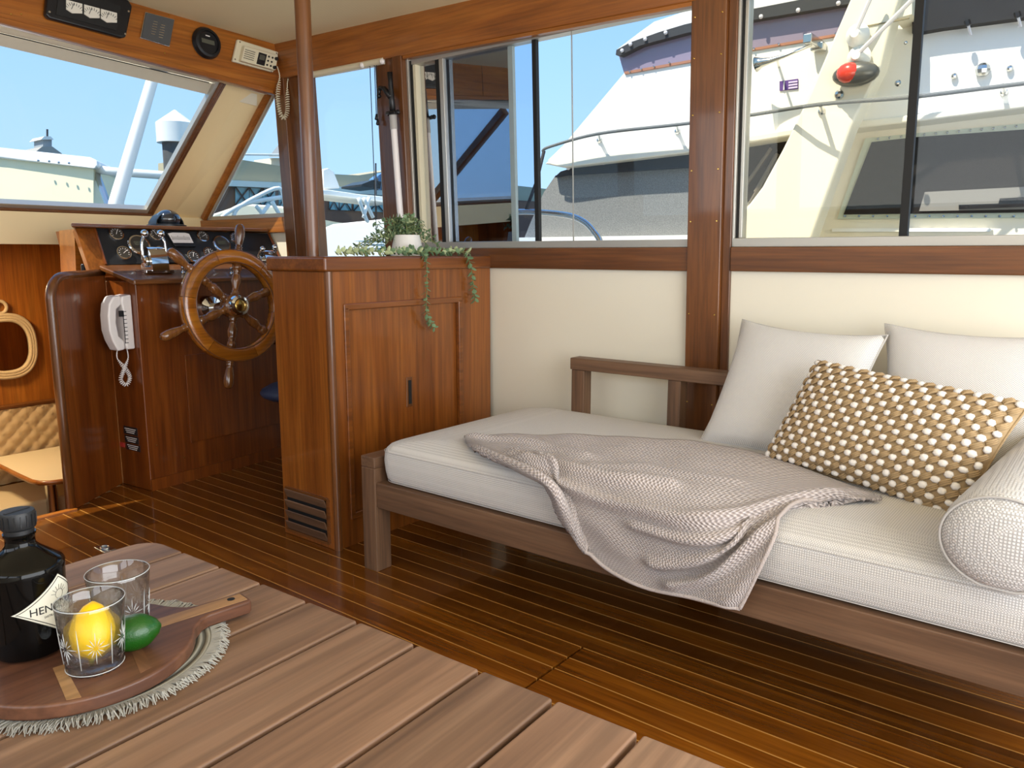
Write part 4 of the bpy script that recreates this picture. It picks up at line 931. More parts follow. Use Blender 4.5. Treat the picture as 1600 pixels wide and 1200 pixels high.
# ---- mattress
def rrect(x0, x1, y0, y1, r_, n_=8):
    P = []
    for cx_, cy_, a0 in ((x1-r_, y1-r_, 0), (x0+r_, y1-r_, 90), (x0+r_, y0+r_, 180), (x1-r_, y0+r_, 270)):
        for i in range(n_+1): a = R(a0+90*i/n_); P.append((cx_+r_*math.cos(a), cy_+r_*math.sin(a)))
    return P
def slab(x0, x1, y0, y1, prof, crown, rc, rings=10, sub=6):
    """rounded slab: prof = (inset, z) from bottom to top edge, crowned top"""
    base = rrect(x0, x1, y0, y1, rc)
    # subdivide straight runs
    P = []
    for i, p in enumerate(base):
        q = base[(i+1) % len(base)]; d = math.hypot(q[0]-p[0], q[1]-p[1]); k = max(1, int(d/.08))
        for j in range(k): P.append((p[0]+(q[0]-p[0])*j/k, p[1]+(q[1]-p[1])*j/k))
    cx_, cy_ = (x0+x1)/2, (y0+y1)/2; hw_, hh = (x1-x0)/2, (y1-y0)/2; g = MB(); N = len(P)
    def ins(p, d): return (cx_+(p[0]-cx_)*(1-d/hw_), cy_+(p[1]-cy_)*(1-d/hh))
    for d, z in prof: g.v += [Vector((*ins(p, d), z)) for p in P]
    zt_ = prof[-1][1]; dl_ = prof[-1][0]
    for r_ in range(1, rings+1):
        f = 1-r_/(rings+1)
        for p in P:
            q = ins(p, dl_); u, v = (q[0]-cx_)*f, (q[1]-cy_)*f
            e = min(1, (1-max(abs(u)/hw_, abs(v)/hh))*3.2); g.v.append(Vector((cx_+u, cy_+v, zt_+crown*math.sin(e*math.pi/2))))
    L = len(prof)+rings
    for i in range(L-1):
        for k in range(N): g.f.append((i*N+k, i*N+(k+1) % N, (i+1)*N+(k+1) % N, (i+1)*N+k))
    g.f += [list(range(N))[::-1], [(L-1)*N+k for k in range(N)]]
    return g, P, ins
M['fabric'] = weave('grey_woven_fabric', 'b4b0ab', 'dedad5', 1250, bump=.35)
MX0, MX1, MY0, MY1 = 1.585, 2.355, .035, 1.785
prof = [(.03, .294), (.012, .298), (.004, .310), (0, .335), (-.002, .365), (.0, .392), (.004, .404), (.013, .415), (.028, .422)]
g, P, ins = slab(MX0, MX1, MY0, MY1, prof, .022, .05)
mat_ = thing('mattress', 'light grey woven daybed mattress', 'mattress', ((MX0+MX1)/2, (MY0+MY1)/2, .294))
g.build('cushion', M['fabric'], mat_, smooth=True)
pip = plain('seam_grey', 'b9b5b0', .9)
MB().tube([Vector((*ins(p, -.001), .397)) for p in P], .0012, 6, closed=True).build('piping', pip, mat_, smooth=True)
MB().tube([Vector((*ins(p, .006), .302)) for p in P], .0012, 6, closed=True).build('piping', pip, mat_, smooth=True)
# ---- scatter cushions
def pillow(TL, TR_, BL, thick, nrm_hint, n_=28, pinch=.07, e=.42):
    TL, TR_, BL = Vector(TL), Vector(TR_), Vector(BL); U = TR_-TL; V = BL-TL; c = TL+U/2+V/2; nr = U.cross(V).normalized()
    if nr.dot(Vector(nrm_hint)) < 0: nr = -nr
    def f(side):
        def q(u, v):
            a, b = 2*u-1, 2*v-1
            x = a*(1-pinch*(1-b*b)*abs(a)**3*1.0); y = b*(1-pinch*(1-a*a)*abs(b)**3*1.0)
            h = ((1-abs(a)**2.6)*(1-abs(b)**2.6))**e
            return c+U*(x/2)+V*(y/2)+nr*(side*thick/2*h)
        return q
    return f, c, U, V, nr
def cushion(name, label, TL, TR_, BL, thick, mat, hint=(-1, -.2, .5), group=None, pinch=.07):
    f, c, U, V, nr = pillow(TL, TR_, BL, thick, hint, pinch=pinch)
    t_ = thing(name, label, 'cushion', (c.x, c.y, min(Vector(BL).z, c.z)), group)
    g = MB().grid(f(1), 28, 28); g.build('front_cover', mat, t_, smooth=True)
    g = MB().grid(f(-1), 28, 28); g.build('back_cover', mat, t_, smooth=True)
    edge = [f(1)(i/28, 0) for i in range(28)]+[f(1)(1, i/28) for i in range(28)]+[f(1)(1-i/28, 1) for i in range(28)]+[f(1)(0, 1-i/28) for i in range(28)]
    MB().tube(edge, .003, 6, closed=True).build('seam', pip if mat is M['cush'] else mat, t_, smooth=True)
    return t_, f, c, U, V, nr
M['cush'] = weave('grey_cushion_fabric', 'b2afac', 'e6e3e0', 500, bump=.3, coords='UV', ku=(480, 480, 480))
cushion('scatter_cushion', 'square light grey cushion nearest the dark post', (2.345, .945, .795), (2.30, .515, .778), (2.155, .985, .435), .13, M['cush'], pinch=.10, group='grey scatter cushions')
cushion('scatter_cushion', 'square light grey cushion behind the woven cushion at the bolster end', (2.345, .535, .805), (2.325, .10, .80), (2.19, .50, .442), .13, M['cush'], pinch=.10, group='grey scatter cushions')
# ---- woven tan cushion with white tufts
M['jute'] = plain('jute_rope', 'a78d68', .85, noise=.18, nscale=120, bump=.5); M['tuft'] = plain('white_wool_tuft', 'efe9e2', .95, noise=.04, nscale=90, bump=.6)
TLc, TRc, BLc = Vector((2.13, .645, .715)), Vector((1.985, .150, .680)), Vector((2.03, .735, .455))
wt, f, c, U, V, nr = cushion('woven_cushion', 'tan rope-woven lumbar cushion dotted with white tufts', TLc, TRc, BLc, .135, M['jute'], hint=(-1, -.4, .6), pinch=.05)
tf = MB(); rpm = MB(); F1 = f(1)
NU, NV = 25, 15
un = U.normalized(); vn = V.normalized()
for i in range(NU):
    for j in range(NV):
        u, v = (i+.5)/NU, (j+.5)/NV
        p = Vector(F1(u, v)); pu = Vector(F1(min(1, u+.01), v))-Vector(F1(max(0, u-.01), v)); pv = Vector(F1(u, min(1, v+.01)))-Vector(F1(u, max(0, v-.01)))
        nn = pu.cross(pv).normalized()
        if nn.dot(nr) < 0: nn = -nn
        pu.normalize(); qv = nn.cross(pu)
        if (i+j) % 2 == 0:
            tf.ball(p+nn*.002, (.0112*random.uniform(.85, 1.1), .0092*random.uniform(.85, 1.1), .0062), 7, 4, (pu, qv, nn))
        else:
            a = R(38)*(1 if random.random() < .5 else 1)
            for s_ in (-1, 0, 1):
                d = pu*math.cos(a)+qv*math.sin(a); e_ = pu*-math.sin(a)+qv*math.cos(a); cc = p+e_*(s_*.0042)+nn*.001
                rpm.tube([cc-d*.0125, cc-d*.006+nn*.0045, cc+d*.006+nn*.0045, cc+d*.0125], [.0020, .0031, .0031, .0020], 5, caps=False)
tag(tf.build('white_tufts', M['tuft'], wt, smooth=True), 'rows of small white wool tufts', kind='stuff'); tag(rpm.build('rope_stitches', M['jute'], wt, smooth=True), 'twisted tan rope stitches', kind='stuff')
# ---- bolster
b0, b1 = Vector((1.538, .135, .500)), Vector((2.31, .07, .522)); ba = (b1-b0).normalized(); BL_ = (b1-b0).length
bs_ = thing('bolster', 'light grey round bolster cushion at the near end of the daybed', 'bolster', ((b0+b1)/2).to_tuple()[:2]+(.43,))
g = MB(); NB = 40; u_b = Vector((0, 0, 1)); w_b = ba.cross(u_b).normalized(); u_b = w_b.cross(ba)
prof_b = [(.02, -.020), (.06, -.016), (.085, -.008), (.094, 0), (.101, .012), (.105, .05), (.106, BL_/2), (.105, BL_-.05), (.101, BL_-.012), (.092, BL_), (.05, BL_+.012)]
for r_, h in prof_b:
    for k in range(NB):
        a = 2*math.pi*k/NB; zz = math.sin(a)*r_*.86; g.v.append(b0+ba*h+w_b*(math.cos(a)*r_)+u_b*(zz if zz > -.083 else -.083)); g.uv[len(g.v)-1] = (k/NB, h)
for i in range(len(prof_b)-1):
    for k in range(NB): g.f.append((i*NB+k, i*NB+(k+1) % NB, (i+1)*NB+(k+1) % NB, (i+1)*NB+k))
g.f += [list(range(NB))[::-1], [(len(prof_b)-1)*NB+k for k in range(NB)]]; g.uv = {}
g.build('cover', weave('bolster_fabric', 'b0adaa', 'e0ddda', 1000, bump=.4), bs_, smooth=True)
MB().tube([b0+w_b*(math.cos(a)*.0985)+u_b*max(-.082, math.sin(a)*.0985*.86) for a in [2*math.pi*k/48 for k in range(48)]], .0026, 6, closed=True).build('piping', pip, bs_, smooth=True)
# ================================================================= KNITTED THROW
TOPZ, FRX = .449, 1.560
def T(px, py, z=TOPZ): return PZ(px, py, z)
def Fp(px, py, x=FRX): return PX(px, py, x)
rows = [
 [T(725,685), T(820,683), T(920,684), T(1030,690), T(1150,704), T(1375,778,.455)],
 [T(727,690), T(815,700), T(905,712), T(1020,722), T(1150,738), T(1375,781,.452)],
 [T(729,694), T(815,720), T(898,736), T(1010,757), T(1140,772), T(1373,784,.450)],
 [T(731,697), T(825,737), Fp(880,764,1.572), Fp(1000,798,1.575), Fp(1125,826,1.575), T(1310,785)],
 [T(735,698), T(840,746), Fp(888,798), Fp(1000,838), Fp(1112,862), T(1236,797,.452)],
 [T(738,699), T(854,752), Fp(902,836), Fp(1000,878), Fp(1100,900), Fp(1207,856,1.566)],
 [T(741,700), Fp(870,776,1.572), Fp(924,868,1.550), Fp(1000,914,1.546), Fp(1085,934,1.546), Fp(1157,950,1.548)]]
def crs(P, t):
    m = len(P)-1; s = min(t*m, m-1e-6); i = int(s); f = s-i
    p0, p1, p2, p3 = P[max(i-1, 0)], P[i], P[i+1], P[min(i+2, m)]
    return .5*((2*p1)+(p2-p0)*f+(2*p0-5*p1+4*p2-p3)*f*f+(3*p1-p0-3*p2+p3)*f**3)
def base_t(u, v): return crs([crs(r_, u) for r_ in rows], v)
ridges = [([(.20,.42), (.36,.47), (.52,.50), (.70,.49), (.84,.46), (.93,.40)], .034, .034), ([(.18,.30), (.34,.34), (.50,.36), (.66,.33)], .020, .028), ([(.02,.10), (.25,.14), (.42,.20)], .014, .028),
  ([(.27,.36), (.34,.60), (.40,.82)], .024, .028), ([(.97,.60), (.82,.66), (.66,.78)], .030, .032), ([(1.0,.74), (.88,.80), (.72,.92)], .028, .030), ([(.93,.50), (.80,.56), (.60,.60)], .022, .024),
  ([(.99,.90), (.93,.97)], .012, .04), ([(.45,.28), (.58,.24), (.80,.27)], .008, .022), ([(.86,.38), (.93,.30), (1.0,.2)], .014, .05), ([(.50,.66), (.60,.85)], .008, .05)]
def dseg(p, a, b):
    ax_, ay = b[0]-a[0], b[1]-a[1]; t = max(0, min(1, ((p[0]-a[0])*ax_+(p[1]-a[1])*ay)/(ax_*ax_+ay*ay+1e-12)))
    return math.hypot(p[0]-a[0]-ax_*t, p[1]-a[1]-ay*t)
def fold(u, v):
    h = 0
    for P, amp, w in ridges:
        d = min(dseg((u, v), P[i], P[i+1]) for i in range(len(P)-1)); h += amp*math.exp(-(d/w)**2)
    edge = min(1, min(u, 1-u)*14+.25)*1
    return h*edge+.003*math.sin(u*31+v*9)*math.sin(v*17-u*6)+.007
def throw_pt(u, v):
    e_ = .006; p = base_t(u, v); du = base_t(min(1, u+e_), v)-base_t(max(0, u-e_), v); dv = base_t(u, min(1, v+e_))-base_t(u, max(0, v-e_)); nn = du.cross(dv)
    if nn.length < 1e-9: nn = Vector((0, 0, 1))
    nn.normalize()
    if nn.dot(Vector((-1, -.15, 1))) < 0: nn = -nn
    return p+nn*fold(u, v)
m, n, l, b = newmat('knitted_wool')
t = n.new('ShaderNodeUVMap'); s_ = n.new('ShaderNodeSeparateXYZ'); l.new(t.outputs[0], s_.inputs[0])
def mth(op, a, c=None):
    q = n.new('ShaderNodeMath'); q.operation = op
    for i, x in enumerate((a, c)):
        if x is None: continue
        if isinstance(x, (int, float)): q.inputs[i].default_value = x
        else: l.new(x, q.inputs[i])
    return q.outputs[0]
# moss stitch: rounded bumps in offset rows
U_ = mth('MULTIPLY', s_.outputs['X'], 600.0); V2 = mth('MULTIPLY', s_.outputs['Y'], 460.0)
hgt = mth('MULTIPLY', mth('SINE', mth('ADD', U_, mth('MULTIPLY', mth('SINE', mth('MULTIPLY', V2, .5)), 1.4))), mth('SINE', V2))
mr = n.new('ShaderNodeMapRange'); mr.inputs['From Min'].default_value = -.8; mr.inputs['From Max'].default_value = .8; l.new(hgt, mr.inputs['Value'])
mx = n.new('ShaderNodeMix'); mx.data_type = 'RGBA'; mx.inputs['A'].default_value = lin('9c8f89'); mx.inputs['B'].default_value = lin('d3c8c4'); l.new(mr.outputs[0], mx.inputs['Factor']); l.new(mx.outputs['Result'], b.inputs['Base Color'])
bp = n.new('ShaderNodeBump'); bp.inputs['Strength'].default_value = .9; bp.inputs['Distance'].default_value = .004; l.new(mr.outputs[0], bp.inputs['Height']); l.new(bp.outputs['Normal'], b.inputs['Normal'])
b.inputs['Roughness'].default_value = .95; b.inputs['Sheen Weight'].default_value = .2
g = MB().grid(throw_pt, 120, 80); th = g.build('knitted_throw', m, smooth=True); tag(th, 'mauve-grey knitted throw draped over the front edge of the mattress', 'throw')
md = th.modifiers.new('thickness', 'SOLIDIFY'); md.thickness = .007; md.offset = -.3
hem = MB().tube([throw_pt(.0+i/60*1, 1) for i in range(61)], .005, 8); hm_ = hem.build('rolled_hem', plain('wool_hem', 'b3a7a1', .95, bump=.8, noise=.2, nscale=260), th, smooth=True)
hem2 = MB().tube([throw_pt(1, .55+.45*i/40) for i in range(41)], .0048, 8); hem2.build('rolled_hem', hm_.data.materials[0], th, smooth=True)
# ================================================================= POTTED PLANT ON THE CABINET
pt = Vector((2.115, 2.185, .9885))
pl = thing('potted_plant', 'trailing green plant in a white tapered pot on the cabinet', 'plant', pt)
MB().lathe([(.062, 0), (.064, .004), (.048, .078), (.044, .078), (.043, .068), (.001, .066)], pt, (0, 0, 1), 32).build('pot', plain('white_ceramic', 'dcd8d2', .6, noise=.05, nscale=30), pl, smooth=True, auto=40)
MB().lathe([(.043, .066), (.03, .072), (.001, .074)], pt, (0, 0, 1), 16).build('soil', plain('soil', '3a2c20', .9), pl)
lf1 = plain('leaf_green', '6f8a66', .55, noise=.25, nscale=40); lf2 = plain('leaf_pale', 'b3bf92', .55, noise=.2, nscale=40); stm = plain('stem_green', '6d7a4a', .6)
def leaf(m_, p, d, up, L, w):
    d = Vector(d).normalized(); s = d.cross(Vector(up))
    if s.length < 1e-4: s = d.cross(Vector((1, 0, 0)))
    s.normalize(); n_ = s.cross(d); k = len(m_.v)
    m_.v += [p, p+d*L*.35+s*w*.9+n_*L*.06, p+d*L*.75+s*w*.7+n_*L*.05, p+d*L, p+d*L*.75-s*w*.7+n_*L*.05, p+d*L*.35-s*w*.9+n_*L*.06, p+d*L*.5]
    m_.f += [(k, k+1, k+6), (k+1, k+2, k+6), (k+2, k+3, k+6), (k+3, k+4, k+6), (k+4, k+5, k+6), (k+5, k, k+6)]
def stem(path, nleaf, L, w, matl, spread=1.0, droop=0):
    P = smoothpath([Vector(p) for p in path], 8); st_ = MB().tube(P, .0014, 5).build('stem', stm, pl); lm = MB()
    for i in range(nleaf):
        f_ = (i+.5)/nleaf; q = P[min(int(f_*(len(P)-1)), len(P)-2)]; t_ = (P[min(int(f_*(len(P)-1))+1, len(P)-1)]-q).normalized()
        a = i*2.4+random.uniform(-.4, .4); u, w_2 = frame_of(t_); d = (u*math.cos(a)+w_2*math.sin(a))*spread+t_*.5+Vector((0, 0, -droop))
        leaf(lm, q, d, t_+Vector((0, 0, .3)), L*random.uniform(.7, 1.2), w*random.uniform(.8, 1.2))
    tag(lm.build('leaves', matl, st_, smooth=False), kind='stuff')
rim = pt+Vector((0, 0, .075))
for i in range(30):          # bushy crown
    a = random.uniform(0, 6.28); r_ = random.uniform(.01, .085); h = random.uniform(.02, .075)
    e_ = rim+Vector((math.cos(a)*r_, math.sin(a)*r_*.8, h*(1-r_*4)+.012)); stem([rim+Vector((math.cos(a)*.01, math.sin(a)*.01, -.005)), (rim+e_)/2+Vector((0, 0, .012)), e_], 12, .021, .0075, lf1 if i % 3 else lf2)
for px, py in ((615, 352), (600, 345), (582, 368), (575, 385), (590, 362), (605, 375), (563, 392), (552, 398), (618, 380), (596, 390), (570, 374), (545, 396), (536, 400), (584, 352), (607, 360), (592, 378), (557, 384), (572, 396), (612, 365)):     # sprays leaning left
    e_ = PP(px, py, (2.08, 2.2, 1.0), (.6, .75, 0)); e_.z = max(e_.z, .998); stem([rim, (rim+e_)/2+Vector((0, 0, .025)), e_], 14, .022, .008, lf2 if px % 2 else lf1)
for px, py in ((680, 372), (686, 383), (700, 395), (672, 362), (676, 392)):
    e_ = PP(px, py, (2.15, 2.15, 1.0), (.6, .75, 0)); e_.z = max(e_.z, .998); stem([rim, (rim+e_)/2+Vector((0, 0, .02)), e_], 12, .022, .008, lf1)
yE = CY0-.026
def over(px, y_, z_): x_ = PY(px, 400, yE).x; return Vector((x_, y_, z_))
zb = .998
lo1 = PY(668, 512, yE); lo2 = PY(741, 468, yE)
stem([pt+Vector((-.02, -.05, .03)), over(655, CY0+.03, zb+.006), over(664, CY0-.004, zb+.004), over(666, yE, .97), PY(667, 450, yE), PY(666, 485, yE), PY(671, 500, yE), PY(679, 514, yE)], 60, .022, .0085, lf1, .9, .15)
stem([pt+Vector((.03, -.05, .03)), over(700, CY0+.03, zb+.006), over(728, CY0+.004, zb+.006), over(732, yE, .975), PY(738, 430, yE), PY(740, 452, yE), PY(743, 468, yE)], 44, .024, .0095, lf1, .9, .15)
for (x0, x1) in ((560, 640), (540, 600), (640, 700), (690, 735), (600, 660), (525, 570), (620, 690)):       # strands lying along the top edge
    a_, b_ = PY(x0, 400, CY0+.02), PY(x1, 400, CY0+.01); a_.z = b_.z = zb+.003; stem([a_, (a_+b_)/2+Vector((0, .01, .006)), b_], 20, .022, .009, lf1 if x0 % 3 else lf2, 1.0, -.2)
# ================================================================= LOWER CABIN THROUGH THE COMPANIONWAY
lc = thing('quilted_seat', 'diamond-quilted beige bench seat in the lower cabin', 'bench', (1.2, 4.8, -.76))
M['vinyl'] = plain('beige_vinyl', 'c8a878', .5); M['cushion_cream'] = plain('cream_vinyl', 'cdb890', .5)
zq0, zq1 = -.30, .125; nq = MB(); qx0 = .3; qx1 = 2.42; DX = .062; NX = int((qx1-qx0)/DX*4); NZ = int((zq1-zq0)/DX*4)
def quilt(u, v):
    x = qx0+(qx1-qx0)*u; z = zq0+(zq1-zq0)*v; a = (x+z*1.0)/(DX*1.41); b_ = (x-z*1.0)/(DX*1.41); da = abs(a-round(a)); db_ = abs(b_-round(b_)); e_ = min(da, db_)
    return (x, 4.945-.020*min(1, (e_*3.2))**.6+.0, z)
nq.grid(quilt, NX, NZ, uv=False); nq.build('quilted_backrest', M['vinyl'], lc, smooth=True)
MB().box(qx0, qx1, 4.93, 4.99, zq1, zq1+.02).build('top_trim', M['dark_x'], lc, bevel=.003)
MB().box(qx0, qx1, 4.45, 4.92, -.42, -.30).build('seat_cushion', M['cushion_cream'], lc, bevel=.02, seg=3)
MB().box(qx0, qx1, 4.47, 4.92, -.757, -.42).build('seat_base', M['cab_x'], lc)
zt2 = -.13
tbp = [PZ(-60, 699, zt2), PZ(0, 725, zt2), PZ(30, 740, zt2), PZ(50, 749, zt2), PZ(62, 751.5, zt2), PZ(78, 751, zt2), PZ(125, 745, zt2), PZ(125, 687, zt2), PZ(0, 706, zt2)]
tbp = [Vector((q.x*min(1, 4.90/q.y), min(q.y, 4.90), q.z)) for q in tbp]
ct = thing('cabin_table', 'cream-topped table with wooden edge in the lower cabin', 'table', (1.45, 4.4, -.76))
MB().ext([p+Vector((0, 0, -.022)) for p in tbp], (0, 0, .022)).build('top', plain('cream_laminate', 'e2cfa6', .4), ct)
MB().tube([p+Vector((0, 0, -.012)) for p in tbp[:7]], .013, 8).build('edge_band', M['hdr_x'], ct, smooth=True)
MB().lathe([(.10, 0), (.10, .01), (.03, .02), (.03, .59)], (1.62, 4.42, -.757), (0, 0, 1), 16).build('pedestal', M['steel'], ct, smooth=True, auto=40)
mc2 = PY(8, 541, 4.995); mrr = thing('rope_mirror', 'oval mirror framed in coiled rope on the lower cabin wall', 'mirror', mc2)
rope = plain('rope', 'c9ab7c', .9, noise=.2, nscale=200, bump=.8)
def oval(k, d, rx=.150, rz=.178): return [mc2+Vector((rx*k*abs(math.cos(a))**.8*(1 if math.cos(a) > 0 else -1), -d, rz*k*abs(math.sin(a))**.8*(1 if math.sin(a) > 0 else -1))) for a in [2*math.pi*i/56 for i in range(56)]]
for k in (1.0, .92, .84): MB().tube(oval(k, .022), .011, 8, closed=True).build('rope_ring', rope, mrr, smooth=True)
MB().ext([p for p in oval(.80, .012)], (0, -.003, 0)).build('mirror_glass', plain('mirror_silver', 'd0d0d0', .03, metal=1), mrr)
lo_ = mc2+Vector((-.01, 0, .222)); MB().tube([lo_+Vector((.032*math.cos(a), -.018, .034*math.sin(a))) for a in [2*math.pi*i/24 for i in range(24)]], .010, 8, closed=True).build('hanging_loop', rope, mrr, smooth=True)
# unseen dome lamp and area light, added to brighten the lower cabin
lm = thing('added_cabin_lamp', 'unseen dome lamp added to light the lower cabin', 'lamp', (1.1, 4.55, 1.12))
MB().lathe([(.07, .008), (.07, 0), (.055, -.02), (.001, -.03)], (1.1, 4.55, 1.12), (0, 0, 1), 20).build('diffuser', plain('added_lamp_diffuser', 'f4ead4', .5), lm, smooth=True)
d_ = bpy.data.lights.new('added_cabin_fill', 'AREA'); d_.shape = 'DISK'; d_.size = .3; d_.energy = 20; d_.color = (1, .78, .50); o_ = bpy.data.objects.new('added_cabin_fill', d_); COL.objects.link(o_); o_.location = (1.1, 4.5, 1.05); o_.rotation_euler = (0, 0, 0)
# ================================================================= OUTSIDE
M['gel'] = plain('white_gelcoat', 'f3f0e6', .35, coat=.2); M['gelcream'] = plain('cream_gelcoat', 'eee6d0', .4, coat=.2)
M['canvas_dk'] = plain('dark_grey_canvas', '3c3e41', .9, noise=.15, nscale=60); M['canvas_bk'] = plain('black_canvas', '26282b', .9, noise=.2, nscale=12)
m, n, l, b = newmat('grey_mesh_screen'); nz = n.new('ShaderNodeTexNoise'); nz.inputs['Scale'].default_value = 220; nz.inputs['Detail'].default_value = 8; tcx = n.new('ShaderNodeTexCoord'); l.new(tcx.outputs['Object'], nz.inputs['Vector'])
rr_ = n.new('ShaderNodeValToRGB'); rr_.color_ramp.elements[0].color = lin('6c6d6a'); rr_.color_ramp.elements[1].color = lin('8d8d89'); rr_.color_ramp.elements[0].position = .35; rr_.color_ramp.elements[1].position = .65; l.new(nz.outputs['Fac'], rr_.inputs[0]); l.new(rr_.outputs[0], b.inputs['Base Color']); b.inputs['Roughness'].default_value = .9; M['mesh'] = m
M['vinyl_win'] = plain('lavender_vinyl_window', '8d8396', .15, coat=.4, noise=.12, nscale=3)
M['tint'] = plain('dark_tinted_window', '2b2825', .3, spec=.08, noise=.5, nscale=2.2); M['navred'] = plain('red_lens', 'd8402e', .25, coat=.4, noise=.2, nscale=40)
M['tide'] = plain('water', '31505c', .08, bump=.8, noise=.2, nscale=1.2)
wt_ = struct(MB().box(-60, 120, -60, 160, -1.6, -1.3).build('water', M['tide'])); wt_['label'] = 'marina water around the boats'
# ---- neighbouring motor yacht to starboard
NX_ = 4.0
def N(px, py, dx=0): return PX(px, py, NX_+dx)
ny = thing('motor_yacht', 'white and cream flybridge motor yacht moored alongside', 'boat', (NX_+.4, 1.4, -1.3))
def plate(name, mat, pts, dx, th=.05, par=None, bevel=0): return MB().ext([N(x, y, dx) for x, y in pts], (th, 0, 0)).build(name, mat, par or ny, bevel=bevel)
fb_ = plate('flybridge_side', M['gel'], [(853, 252), (880, 226), (975, 113), (1070, 97), (1165, 79), (1330, 52), (1500, 22), (1800, -35), (1800, 140), (1600, 163), (1433, 184), (1245, 205), (1065, 234)], 0, .5, bevel=.01)
plate('flybridge_lip', M['gelcream'], [(850, 256), (858, 250), (1065, 228), (1245, 199), (1433, 178), (1600, 157), (1800, 134), (1800, 146), (1600, 169), (1433, 190), (1245, 211), (1065, 240), (880, 262)], -.05, .3, bevel=.01)
plate('vinyl_windscreen', M['vinyl_win'], [(966, 84), (1000, 70), (1070, 48), (1165, 30), (1350, -4), (1350, 49), (1165, 80), (1070, 98), (975, 114)], .03, .03)
plate('windscreen_trim', plain('copper_trim', 'a8745a', .5), [(975, 112), (1070, 95), (1165, 77), (1340, 47), (1340, 51), (1165, 81), (1070, 99), (976, 116)], -.01, .03)
plate('canvas_band', M['canvas_dk'], [(962, 86), (963, 78), (985, 66), (1030, 50), (1070, 38), (1165, 16), (1350, -20), (1350, 2), (1165, 33), (1070, 52), (1000, 71), (968, 87)], -.02, .06)
plate('bimini_top', M['gel'], [(963, 78), (1000, 50), (1022, 34), (1070, 18), (1165, -10), (1350, -55), (1350, -18), (1165, 17), (1070, 39), (985, 67)], .0, .6)
for px, py in ((972, 76), (985, 66), (1008, 58), (1040, 48), (1189, 23), (1247, 13), (1310, 2)): MB().ball(N(px, py+3, -.03), .011, 8, 5).build('snap_fastener', M['white_pl'], fb_)
for px, py in ((984, 112), (1002, 108), (1022, 104), (1046, 98), (1178, 76), (1217, 69), (1263, 61), (1306, 53)): MB().ball(N(px, py, -.015), .006, 6, 4).build('trim_screw', M['steel'], fb_)
# canvas enclosure over the cockpit
plate('canvas_valance', M['canvas_dk'], [(866, 277), (876, 268), (895, 262), (1065, 236), (1150, 224), (1150, 258), (1065, 262), (940, 270), (880, 274)], .02, .04)
plate('mesh_screen', M['mesh'], [(800, 420), (830, 345), (850, 300), (868, 274), (940, 268), (1065, 260), (1150, 254), (1150, 420)], .06, .05)
for px, py in ((888, 262), (943, 254), (1026, 244)): MB().ball(N(px, py, .01), .014, 8, 5).build('snap_fastener', M['white_pl'], ny)
plate('cockpit_coaming', M['gel'], [(760, 372), (1150, 366), (1150, 430), (760, 430)], .0, .3)
# cabin side with dark windows
plate('cabin_side', M['gelcream'], [(1100, 214), (1245, 205), (1433, 184), (1800, 140), (1800, 460), (1100, 460)], .10, .4)
plate('side_window', M['tint'], [(1150, 224), (1240, 214), (1215, 262), (1180, 305), (1150, 330)], .09, .02)
cs = plate('window_surround', plain('aluminium_surround', 'c6cdb8', .4), [(1352, 216), (1433, 208), (1620, 191), (1800, 175), (1800, 341), (1620, 340), (1308, 342)], .075, .03)
plate('large_side_window', M['tint'], [(1362, 222), (1433, 214), (1620, 201), (1800, 188), (1800, 332), (1600, 332), (1318, 335)], .06, .02)
for i in range(14): MB().ball(N(1320+i*22, 338, .065), .006, 6, 4).build('rivet', M['steel'], cs); MB().ball(N(1372+i*18, 216.5-i*1.62, .065), .006, 6, 4).build('rivet', M['steel'], cs)
plate('window_blind', plain('window_blind_grey', '8a857a', .8), [(1445, 300), (1600, 292), (1600, 327), (1436, 330)], .055, .004)
plate('window_vent', M['black'], [(1498, 320), (1560, 318), (1562, 310), (1600, 308), (1600, 323), (1498, 327)], .048, .006)
for q in (((1180, 300), (1215, 240)), ((1165, 290), (1205, 232)), ((1172, 318), (1200, 268))): MB().tube([N(q[0][0], q[0][1], .082), N(q[1][0], q[1][1], .082)], .01, 6).build('curtain_fold', plain('curtain', '6e675c', .8) if 'curtain' not in bpy.data.materials else bpy.data.materials['curtain'], ny)
plate('moulding_rib', M['gel'], [(1300, 357), (1545, 356), (1550, 359), (1545, 362), (1300, 362)], .07, .04)
# raked arch leg
al = plate('arch_leg', M['gelcream'], [(1345, -40), (1327, 0), (1264, 147), (1222, 233), (1190, 292), (1165, 325), (1140, 345), (1090, 400), (1060, 470), (1235, 470), (1262, 390), (1290, 310), (1330, 199), (1377, 105), (1395, 30), (1420, -40)], -.22, .12, bevel=.015)
plate('arch_joint', plain('joint_line', '8d8468', .6), [(1332, 44), (1420, 27), (1420, 29), (1332, 46)], -.224, .01)
plate('arch_inner_face', M['gelcream'], [(1395, 30), (1425, 22), (1425, -30), (1410, -40)], -.18, .3)
# grab rope and standoffs
rp3 = smoothpath([N(848, 236, -.10), N(860, 229, -.12), N(935, 209, -.13), N(1065, 194, -.13), N(1165, 181, -.13), N(1282, 163, -.34), N(1420, 152, -.34), N(1570, 134, -.2), N(1750, 112, -.2)], 6)
MB().tube(rp3, .009, 8).build('grab_rope', plain('grey_rope', '6f716e', .8, bump=.6, nscale=90), ny, smooth=True)
for px, py, d0, d1 in ((935, 209, -.13, 0), (1057, 195, -.13, 0), (1282, 164, -.34, -.22), (1567, 134, -.2, 0)):
    MB().tube([N(px, py, d0), N(px+2, py+10, d1)], .010, 8).build('rope_standoff', M['steel'], ny); MB().ball(N(px+2, py+10, d1), .018, 8, 6).build('standoff_foot', M['steel'], ny)
